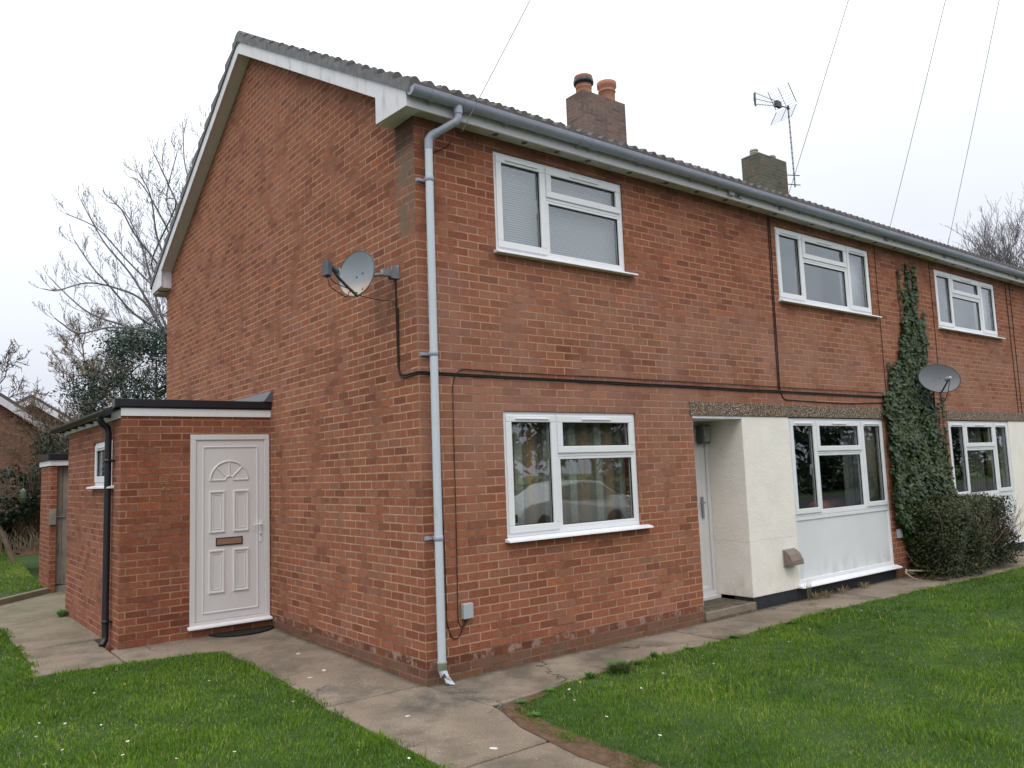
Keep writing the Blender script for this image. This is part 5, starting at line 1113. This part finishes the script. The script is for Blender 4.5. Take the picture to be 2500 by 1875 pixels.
def ash():
    rd = random.Random(5); root = thing('bare_tree', 'large bare ash tree with upturned twigs rising behind the gable', 'tree', (2.35, 14.6, 0)); tr = MB(); cr = MB()
    tr.tube([(2.40, 14.6, -.1), (2.36, 14.6, 3), (2.35, 14.62, 5.5), (2.45, 14.6, 8), (2.5, 14.65, 9.6)], [.15, .12, .09, .05, .02], 9, cap=False)
    def spline(P, k=5):
        P = [Vector(p) for p in P]; out = []
        for i in range(len(P)-1):
            p0, p1, p2, p3 = P[max(i-1, 0)], P[i], P[i+1], P[min(i+2, len(P)-1)]
            for q in range(k):
                t = q/k; out.append(.5*((2*p1)+(p2-p0)*t+(2*p0-5*p1+4*p2-p3)*t*t+(3*p1-p0-3*p2+p3)*t*t*t))
        out.append(P[-1]); return out
    def twig(p, d, L_, r, lv):
        n = 6 if lv < 3 else 4; pts = [p.copy()]; q = p.copy(); dd = d.copy()
        for i in range(n):
            dd = (dd+Vector((rd.gauss(0, .09), rd.gauss(0, .09), rd.gauss(0, .05)+.13))).normalized(); q = q+dd*L_/n; pts.append(q.copy())
        cr.tube(pts, [max(.0036, r*(1-.55*i/n)) for i in range(n+1)], 3, cap=False)
        if lv >= 3 or L_ < .2:
            for e in pts[1::2]+[pts[-1]]: cr.box(e.x-.006, e.x+.006, e.y-.006, e.y+.006, e.z-.006, e.z+.012)
            return
        k = 4 if lv == 1 else 2
        for j in range(k):
            t = .22+.75*j/k+rd.uniform(0, .08); f = min(t*n, n-.01); a = int(f); b = pts[a].lerp(pts[a+1], f-a); dr = (pts[a+1]-pts[a]).normalized()
            lat = Vector((rd.gauss(0, 1), rd.gauss(0, 1), rd.uniform(-.3, .5))); lat = (lat-dr*lat.dot(dr)).normalized()
            twig(b, (dr*.85+lat*.52).normalized(), L_*(.50-.18*t)*rd.uniform(.8, 1.25), r*.55, lv+1)
    allL = [(l, 1) for l in LIMBS]+[([(4.75-x, 29.2-y+rd.uniform(-.5, .5), z+rd.uniform(-.4, .3)) for x, y, z in l], 1) for l in LIMBS]
    for l in LIMBS[::2]: allL.append(([(2.35+(y-14.6)*1.5+.2*(x-2), 14.6+(2.35-x)*(1 if rd.random() < .7 else -1), z-.2) for x, y, z in l], 1))
    for l, _ in allL:
        p0 = Vector(l[0]); P = spline([(2.36, 14.6, max(2.5, p0.z-.75))]+list(l)); n = len(P)
        cr.tube(P, [.034*(1-.86*i/n)+.004 for i in range(n)], 5, cap=False)
        acc = 0; side = 1; Ltot = sum((b-a).length for a, b in zip(P, P[1:])); run = 0
        for a, b in zip(P, P[1:]):
            seg = (b-a).length; acc += seg; run += seg; t = run/Ltot
            if acc > .27 and t > .15:
                acc = 0; side = -side; dr = (b-a).normalized(); lat = Vector((rd.gauss(0, .5), rd.gauss(0, .9), rd.uniform(-.2, .35)))+Vector((0, 0, 1)).cross(dr)*side*.6+Vector((0, 0, .5 if side > 0 else -.35)); lat = (lat-dr*lat.dot(dr)).normalized()
                twig(b, (dr*.72+lat*.68).normalized(), (1.30-.75*t)*rd.uniform(.7, 1.2), .0105*(1-.5*t), 1)
        e = P[-1]; dr = (P[-1]-P[-2]).normalized(); twig(e, dr, .35, .006, 2)
    tr.build('trunk', M['ash'], root, uv=False); cr.build('crown', M['ash'], root, uv=False)
ash()
t2, _ = tree('bare_tree', 'bare oak with crooked branches behind the houses at the far left', (-.9, 30.0, 0), 6.6, 1.05, 5, M['twig'], .35, 5, (10, 7, 6, 5), .12, 0, first=.45, wig=.30, lenf=.58, minr=.014)
t3, _ = tree('bare_tree', 'twiggy bare tree left of the dark holly', (.75, 18.5, 0), 4.9, 1.0, 9, M['twig_brown'], .12, 5, (16, 8, 7, 5), .22, 0, first=.2, wig=.14, lenf=.52, minr=.006)
t5, _ = tree('bare_tree', 'low gnarled bare tree at the left edge, before the brick gable', (-1.62, 12.8, .3), 1.9, 1.15, 17, M['twig_brown'], .05, 4, (7, 6, 6, 4), .05, 0, first=.55, wig=.42, lenf=.62, minr=.005, twist=1.2)
t6, _ = tree('bare_tree', 'bare shrubby tree right of the gnarled one, over the porch roof edge', (-.1, 13.2, .3), 2.5, 1.05, 23, M['twig_pale'], .07, 4, (8, 6, 6, 4), .15, 0, first=.3, wig=.32, lenf=.55, minr=.005)
def fan_tree(lab, x, y, h, seed):
    rd = random.Random(seed); root = thing('distant_tree', lab, 'tree', (x, y, 0), 'leafless trees beyond the roof'); tr = MB(); cr = MB()
    tr.tube([(x, y, 0), (x+.05, y, h*.4), (x, y, h*.62)], [.15, .11, .06], 7, cap=False)
    def st(p, d, L_, r, lv):
        n = 4; pts = [p.copy()]; q = p.copy(); dd = d.copy()
        for k in range(n): dd = (dd+Vector((rd.gauss(0, .12), rd.gauss(0, .12), .10))).normalized(); q = q+dd*L_/n; pts.append(q.copy())
        cr.tube(pts, [max(.006, r*(1-.6*k/n)) for k in range(n+1)], 3, cap=False)
        if lv == 3: return
        for k in range((13, 7, 5)[lv]):
            t = rd.uniform(.15, 1)*n; a = min(int(t), n-1); b = pts[a].lerp(pts[a+1], t-a); o_ = Vector((rd.gauss(0, 1), rd.gauss(0, 1), rd.gauss(.3, .6))).normalized()
            st(b, (dd*.8+o_*.65).normalized(), L_*rd.uniform(.35, .55), r*.5, lv+1)
    for k in range(16):
        a = rd.random()*6.283; e_ = rd.uniform(.35, 1.4); z = h*rd.uniform(.42, .62)
        st(Vector((x, y, z)), Vector((math.cos(a)*math.cos(e_), math.sin(a)*math.cos(e_), math.sin(e_))), (h-z)*rd.uniform(.55, .85), .035, 0)
    tr.build('trunk', M['twig_brown'], root, uv=False); cr.build('crown', M['ash'], root, uv=False)
for i, (x, y, h, sd_, lab) in enumerate(((33.4, 9.2, 9.6, 31, 'leftmost and lowest of the leafless trees beyond the far roof'), (33.8, 8.1, 10.3, 33, 'second leafless tree from the left beyond the far roof'), (34.2, 7.0, 11.2, 35, 'tallest leafless tree beyond the far roof, by the right edge'), (37.0, 6.4, 11.0, 37, 'rearmost leafless tree beyond the far roof, at the right edge'))):
    fan_tree(lab, x, y, h, sd_)
# holly
HO = thing('holly_tree', 'dense dark evergreen holly behind the flat porch roof', 'tree', (1.25, 13.6, .3))
def blob(n, cs, seed):
    out = []; w = [c[3]*c[4]*c[5] for c in cs]; tot = sum(w)
    for c, ww in zip(cs, w):
        k = int(n*ww/tot); d = RN.standard_normal((k, 3)); d /= np.linalg.norm(d, axis=1)[:, None]; r = RN.random(k)**.55
        out.append((np.stack([c[0]+d[:, 0]*r*c[3], c[1]+d[:, 1]*r*c[4], c[2]+d[:, 2]*r*c[5]], 1), d))
    return np.concatenate([o[0] for o in out]), np.concatenate([o[1] for o in out])
rd = random.Random(8); cs = []
for i in range(80):
    a = rd.random()*6.283; z = rd.uniform(1.4, 5.1); R1 = 1.75*math.sqrt(max(.05, 1-((z-3.0)/2.6)**2)); rr = R1*rd.uniform(.3, 1.0); cs.append((1.15+rr*math.cos(a), 13.6+rr*math.sin(a), z, rd.uniform(.35, .75), rd.uniform(.35, .7), rd.uniform(.3, .6)))
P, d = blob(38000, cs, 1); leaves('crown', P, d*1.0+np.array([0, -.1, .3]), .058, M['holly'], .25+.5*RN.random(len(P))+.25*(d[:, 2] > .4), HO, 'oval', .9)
mb = MB(); mb.tube([(1.25, 13.6, .2), (1.22, 13.6, 2), (1.2, 13.6, 4.6)], [.10, .07, .02], 8)
for i in range(40):
    a = rd.random()*6.283; z = rd.uniform(.9, 4.0); mb.tube([(1.22, 13.6, z), (1.22+.6*math.cos(a), 13.6+.6*math.sin(a), z+.3), (1.2+1.2*math.cos(a), 13.6+1.2*math.sin(a), z+.75)], [.03, .018, .006], 4, cap=False)
mb.build('trunk', M['trunk'], HO)
# lighter shrub between holly and houses
def shrub(name, label, cat, base, rx, ry, top, n, size, mat, seed, lo=.15, group=None, tw=120, twmat='twig_brown'):
    rd = random.Random(seed); root = thing(name, label, cat, base, group); cs = []
    for i in range(26):
        a = rd.random()*6.283; rr = rd.random()**.5; z = rd.uniform(lo, .9); k = math.sqrt(max(.1, 1-(z*1.6-.8)**2*.8)); cs.append((base[0]+rx*rr*k*math.cos(a), base[1]+ry*rr*k*math.sin(a), base[2]+top*z, rx*.33, ry*.33, top*.16))
    P, d = blob(n, cs, seed); leaves('foliage', P, d+np.array([0, 0, .3]), size, mat, .2+.6*RN.random(len(P)), root, 'oval', .9)
    mb = MB()
    for i in range(tw):
        a = rd.random()*6.283; rr = rd.random(); e_ = Vector((base[0]+rx*rr*math.cos(a), base[1]+ry*rr*math.sin(a), base[2]+top*rd.uniform(.6, 1.08))); b_ = Vector((base[0]+rx*.2*math.cos(a), base[1]+ry*.2*math.sin(a), base[2]))
        mid = b_.lerp(e_, .5)+Vector((rd.uniform(-.1, .1), rd.uniform(-.1, .1), .1)); mb.tube([b_, mid, e_], [.012, .008, .003], 3, cap=False)
    mb.build('stems', M[twmat], root); return root
shrub('shrub', 'olive green twiggy shrub just left of the porch gutter', 'shrub', (-.1, 14.6, .4), 1.0, .8, 2.9, 9000, .05, M['shrub'], 3, .35, tw=260, twmat='twig_pale')
for i, (x, y, rx, tp_, lab) in enumerate(((-4.6, 15.2, 1.6, 2.0, 'large dark evergreen bush at the back of the rear lawn, leftmost'), (-2.6, 15.0, 1.2, 1.75, 'dark glossy leaved bush behind the gnarled bare tree'), (-.9, 15.3, 1.2, 1.95, 'dark bush in the gap beside the outbuilding'))):
    shrub('bush', lab, 'bush', (x, y, .45), rx, .8, tp_, 9000, .085, M['shrub'], 60+i, .05)
# dry stalks in front of the bushes
Pn = RN.random((260, 2))*[3.2, .5]+[-3.6, 13.9]; mb = MB()
for x, y in Pn: h = random.uniform(.15, .6); mb.tube([(x, y, .42), (x+random.uniform(-.06, .06), y, .42+h*.6), (x+random.uniform(-.15, .15), y, .42+h)], [.008, .006, .002], 3, cap=False)
tag(mb.build('dry_stalks', M['twig_pale'], uv=False), 'dry pale stalks along the back edge of the rear lawn', 'stalks', kind='stuff')
FE = MB(); FE.lathe([(.001, .0), (.055, .0), (.055, .21), (.045, .26), (.02, .29), (.001, .295)], Matrix.Translation((-1.46, 13.0, 1.48)), 14); FE.tube([(-1.46, 13, 1.77), (-1.46, 13, 2.05)], .004, 4); ob(FE.build('bird_feeder', M['feeder']), 'green tube shaped bird feeder hanging below the gnarled bare tree', 'bird feeder')

# neighbouring houses behind
def back_house(label, px, py, ze, zp, half, depth, wallx):
    H = thing('gabled_house', label, 'house', (px, py, 0), 'brick houses behind the garden')
    w = MB(); w.prism([(px-half, py, -.1), (px+half, py, -.1), (px+half, py, ze), (px, py, zp), (px-half, py, ze)], (0, depth, 0)); w.build('wall', M['brick_far'], H)
    k = (zp-ze)/half; o_ = .45
    s = MB()
    for sg in (-1, 1):
        s.prism([(px+sg*(half+o_), py-.28, ze-k*o_+.12), (px, py-.28, zp+.12), (px, py-.28, zp+.26), (px+sg*(half+o_), py-.28, ze-k*o_+.26)], (0, depth+.4, 0))
    s.build('roof', M['tile'], H)
    for sg in (-1, 1):
        b = MB(); b.prism([(px+sg*(half+o_), py-.31, ze-k*o_-.06), (px, py-.31, zp-.06), (px, py-.31, zp+.15), (px+sg*(half+o_), py-.31, ze-k*o_+.15)], (0, .028, 0)); b.build('barge_board', M['white_wood'], H)
    return H
H1 = back_house('brick gable end with white barge board at the left edge', -3.0, 20.0, 3.2, 5.35, 3.05, 7, 0)
H2 = back_house('smaller brick gable with white barge boards seen over the nearer roof', .05, 25.0, 3.15, 4.62, 2.3, 6, 0)
v = MB(); v.box(-.05, .15, 24.96, 24.998, 3.75, 3.98); v.build('air_vent', M['seal'], H2)

# weeds, daisies, dry grass
def tuft(name, label, x, y, n, h, r, mat, cat, group=None, lo=0., hi=1., wd=.008, z0=0.):
    mb = MB(); tint = []
    for i in range(n):
        a = random.random()*6.283; q = random.random()**.6*r; b = Vector((x+.3*q*math.cos(a), y+.3*q*math.sin(a), z0)); e_ = Vector((x+q*math.cos(a), y+q*math.sin(a), z0+h*random.uniform(.4, 1))); s_ = Vector((-math.sin(a), math.cos(a), 0))*wd*random.uniform(.6, 1.3)
        m1 = b.lerp(e_, .55)+Vector((0, 0, h*.12)); mb.add([b-s_*.5, b+s_*.5, m1+s_, m1-s_, e_], [(0, 1, 2, 3), (3, 2, 4)]); tint += [random.uniform(lo, hi)]*5
    me = mb.mesh(name, mat, False); at = me.attributes.new('tint', 'FLOAT', 'POINT'); at.data.foreach_set('value', tint); o = link(name, me)
    return tag(o, label, cat, group)
tuft('weed', 'bushy reddish weed at the edge of the path below the nearest window', 1.46, -.83, 150, .10, .17, M['weed'], 'weed', lo=.35, hi=.9, wd=.009)
WG = 'small green weeds along the lawn edge'
for x, y, h in ((1.12, -.78, .12), (2.02, -.69, .13), (1.75, -.72, .06), (.62, -.84, .05), (.25, -.93, .05), (4.2, -.72, .06), (4.9, -.70, .07), (3.2, -.70, .08), (2.5, -.70, .06), (.12, -1.25, .05)):
    tuft('weed', 'small green leafy weed where the right lawn meets the path', x, y-.03, 60, h*.5, .07, M['weed'], 'weed', WG, 0, .5, .007)
for x, y in ((5.75, -.10), (5.95, -.14), (6.35, -.13), (6.9, -.12)):
    tuft('dry_grass', 'dry straw coloured grass tuft at the foot of the white panel', x, y, 34, .11, .14, M['straw'], 'dry grass', 'dry grass tufts under the white sill', wd=.004)
tuft('dry_grass', 'tall dry straw stem against the corner of the rendered pier', 5.60, -.09, 12, .34, .06, M['straw'], 'dry grass', wd=.004)
tuft('weed', 'mossy weed at the foot of the porch side wall, back corner', -1.72, 6.45, 70, .12, .12, M['weed'], 'weed', lo=0, hi=.4, wd=.010, z0=.04)
# moss and litter under the ivy, bare root
P = np.stack([8.1+.9*RN.random(1500), -.15-.5*RN.random(1500)**.8, .004+.012*RN.random(1500)], 1); P = P[vnoise(P[:, :2], 5, 77) > .42]
o = leaves('leaf_litter', P, np.array([0, 0, 1.]), .03, M['hedge'], .3+.7*RN.random(len(P)), None, 'oval', .3); tag(o, 'brown leaf litter and moss on the path below the ivy', 'leaf litter', kind='stuff')
m_ = MB(); m_.tube([(8.45, -.08, .02), (8.2, -.12, .06), (8.02, -.16, .13), (7.92, -.20, .10), (7.95, -.28, .03), (8.02, -.33, .004)], [.022, .02, .02, .018, .014, .008], 7); m_.tube([(8.1, -.14, .11), (8.5, -.3, .08), (8.9, -.42, .03), (9.2, -.5, .01)], [.016, .013, .01, .006], 6); m_.tube([(8.3, -.04, .35), (8.4, -.12, .15), (8.7, -.25, .05)], .008, 5); ob(m_.build('ivy_root', M['twig_pale']), 'bare curving ivy root on the path at the foot of the ivy', 'root')
def daisy(x, y, z, lab, group):
    D = thing('daisy', lab, 'daisy', (x, y, z), group); return D
m_ = MB(); 
for i in range(12):
    a = i*math.pi/6; c, s_ = math.cos(a), math.sin(a); m_.add([(0, 0, .055), (.012*c-.004*s_, .012*s_+.004*c, .057), (.019*c, .019*s_, .058), (.012*c+.004*s_, .012*s_-.004*c, .057), (0, 0, .052)], [(0, 1, 2, 3), (4, 3, 2, 1)])
m_.tube([(0, 0, 0), (.003, 0, .03), (0, 0, .054)], .0012, 4)
dm = m_.mesh('petals', M['white_flower'], False); m_ = MB(); m_.lathe([(.006, .054), (.005, .060), (.001, .062)], None, 8); dc = m_.mesh('centre', M['yellow'], False)
pd_ = bpy.data.objects.new('daisy', None); COL.objects.link(pd_); pa = bpy.data.objects.new('petals', dm); pb = bpy.data.objects.new('centre', dc)
for q in (pa, pb): COL.objects.link(q); q.parent = pd_
spots = [('L', x, y) for x, y in ((-2.55, 1.9), (-2.45, 2.3), (-2.2, 1.75), (-2.65, 1.2), (-2.5, 1.05), (-2.75, .8), (-2.35, .75), (-2.62, .35), (-2.2, .5), (-1.95, .25), (-2.4, -.1), (-2.1, -.35), (-1.85, -.5), (-1.9, 1.9), (-1.6, 1.7), (-1.3, 1.5), (-1.45, 2.1), (-2.72, 1.6), (-2.8, .1), (-2.3, .15), (-1.25, -1.1), (-1.05, -1.45), (-1.2, -1.6), (-2.9, .5), (-1.35, .8), (-1.1, .3))]
spots += [('R', x, y) for x, y in ((.75, -1.02), (1.1, -1.35), (1.6, -1.2), (2.3, -1.05), (2.7, -1.1), (.5, -1.3), (3.3, -1.25), (2.1, -1.35), (3.9, -1.1), (.45, -1.7), (5.2, -.95), (.9, -.90), (6.6, -1.1), (1.9, -.85), (1.3, -2.0), (.35, -2.2))]
for i, (sd_, x, y) in enumerate(spots):
    lab, g = (('tiny white daisy in the lawn left of the path', 'daisies in the left lawn') if sd_ == 'L' else ('tiny white daisy in the lawn right of the path', 'daisies in the right lawn'))
    D = pd_ if i == 0 else copy_tree(pd_)
    D.location = (x+random.uniform(-.05, .05), y+random.uniform(-.05, .05), -.004); D.rotation_euler = (random.uniform(-.25, .25), random.uniform(-.25, .25), random.random()*6); s_ = random.uniform(.45, .75); D.scale = (s_, s_, s_); tag(D, lab, 'daisy', g)
# pale bird-dropped crumbs of mortar on the path
for i, (x, y, s_) in enumerate(((-.55, -.62, .02), (-.42, 1.1, .03), (-.62, .95, .025), (-.33, 1.9, .03), (-.5, -1.62, .03))):
    m_ = MB(); m_.lathe([(.001, .0), (s_, .001), (s_*.8, .006), (.001, .009)], Matrix.Translation((x, y, gz(x, y)+.001)) @ Matrix.Rotation(i*1.3, 4, 'Z'), 7, sx=1.2, sy=.7)
    tag(m_.build('mortar_crumb', simple('pale_mortar', (.60, .57, .52), .9, .2) if i == 0 else bpy.data.materials['pale_mortar']), 'flat pale crumb of mortar lying on the concrete path', 'crumb', 'pale crumbs on the path')

# ------------------------------------------------------------------ street side behind the camera, met only in reflections
def car(x, y, label, mat):
    C_ = thing('parked_car', label, 'car', (x, y, -.05), 'cars parked in the street')
    prof = [(-2.1, .30), (-2.12, .62), (-2.0, .82), (-1.75, .90), (-1.15, .96), (-.55, 1.40), (.15, 1.46), (.95, 1.42), (1.65, 1.02), (2.02, .94), (2.08, .60), (2.05, .30)]
    b = MB(); n = len(prof); secs = []
    for yy, ins, top in ((-.86, .06, .90), (-.82, .0, .97), (.82, .0, .97), (.86, .06, .90)):
        secs.append([(x+px*(1-ins*.3), y+yy*(1 if pz < 1.0 else .80), pz*(1 if pz < .95 else 1.0)-.05) for px, pz in prof])
    vs = [p for s_ in secs for p in s_]
    b.add(vs, [(k*n+i, k*n+(i+1) % n, (k+1)*n+(i+1) % n, (k+1)*n+i) for k in range(3) for i in range(n)]+[tuple(range(n))[::-1], tuple(range(3*n, 4*n))]); B_ = b.build('body', mat, C_, .03)
    for sg in (-1, 1):
        g = MB(); q = [(-1.0, .98), (-.52, 1.34), (.15, 1.39), (.15, .98)]; g.prism([(x+a, y+sg*(.86 if c < 1 else .715), c-.05) for a, c in q], (0, sg*.012, 0)); q = [(.22, .98), (.22, 1.39), (.88, 1.35), (1.45, 1.0)]; g.prism([(x+a, y+sg*(.86 if c < 1.1 else .715), c-.05) for a, c in q], (0, sg*.012, 0)); g.build('side_window', M['car_glass'], B_)
        for wx in (-1.32, 1.32):
            w = MB(); w.lathe([(.001, -.1), (.22, -.1), (.31, -.08), (.31, .08), (.22, .1), (.001, .1)], Matrix.Translation((x+wx, y+sg*.80, .26)) @ Matrix.Rotation(R_(90), 4, 'X'), 18); W_ = w.build('wheel', M['tyre'], C_)
    return C_
car(11.3, -11.0, 'silver car parked in the street opposite the windows, nearer one', M['car_paint']); car(16.6, -11.0, 'silver car parked farther along the street', M['car_paint'])
rd = random.Random(4)
for i in range(13):
    x = -18+i*6.6  # bush row added out of view so the lower panes reflect dark
    shrub('reflection_bush', 'unseen tall dark bush added across the street to darken window reflections', 'bush', (x, -19.5+rd.uniform(-1, 1), -.05), 4.3, 1.9, rd.uniform(3.4, 4.6)+max(0, x)*.045, 2600, .36, M['shrub'], 200+i, .02, 'bushes added for dark window reflections', tw=20)
for i, (x, y) in enumerate(((-6, -23), (6, -24), (15, -22), (25, -24))):
    c = copy_tree(t3); c.location = (x, y, -.05); c.rotation_euler.z = i*1.4; c.scale = (1.3, 1.3, 1.3); c['label'] = 'bare street tree across the road'; c['group'] = 'bare trees across the road'
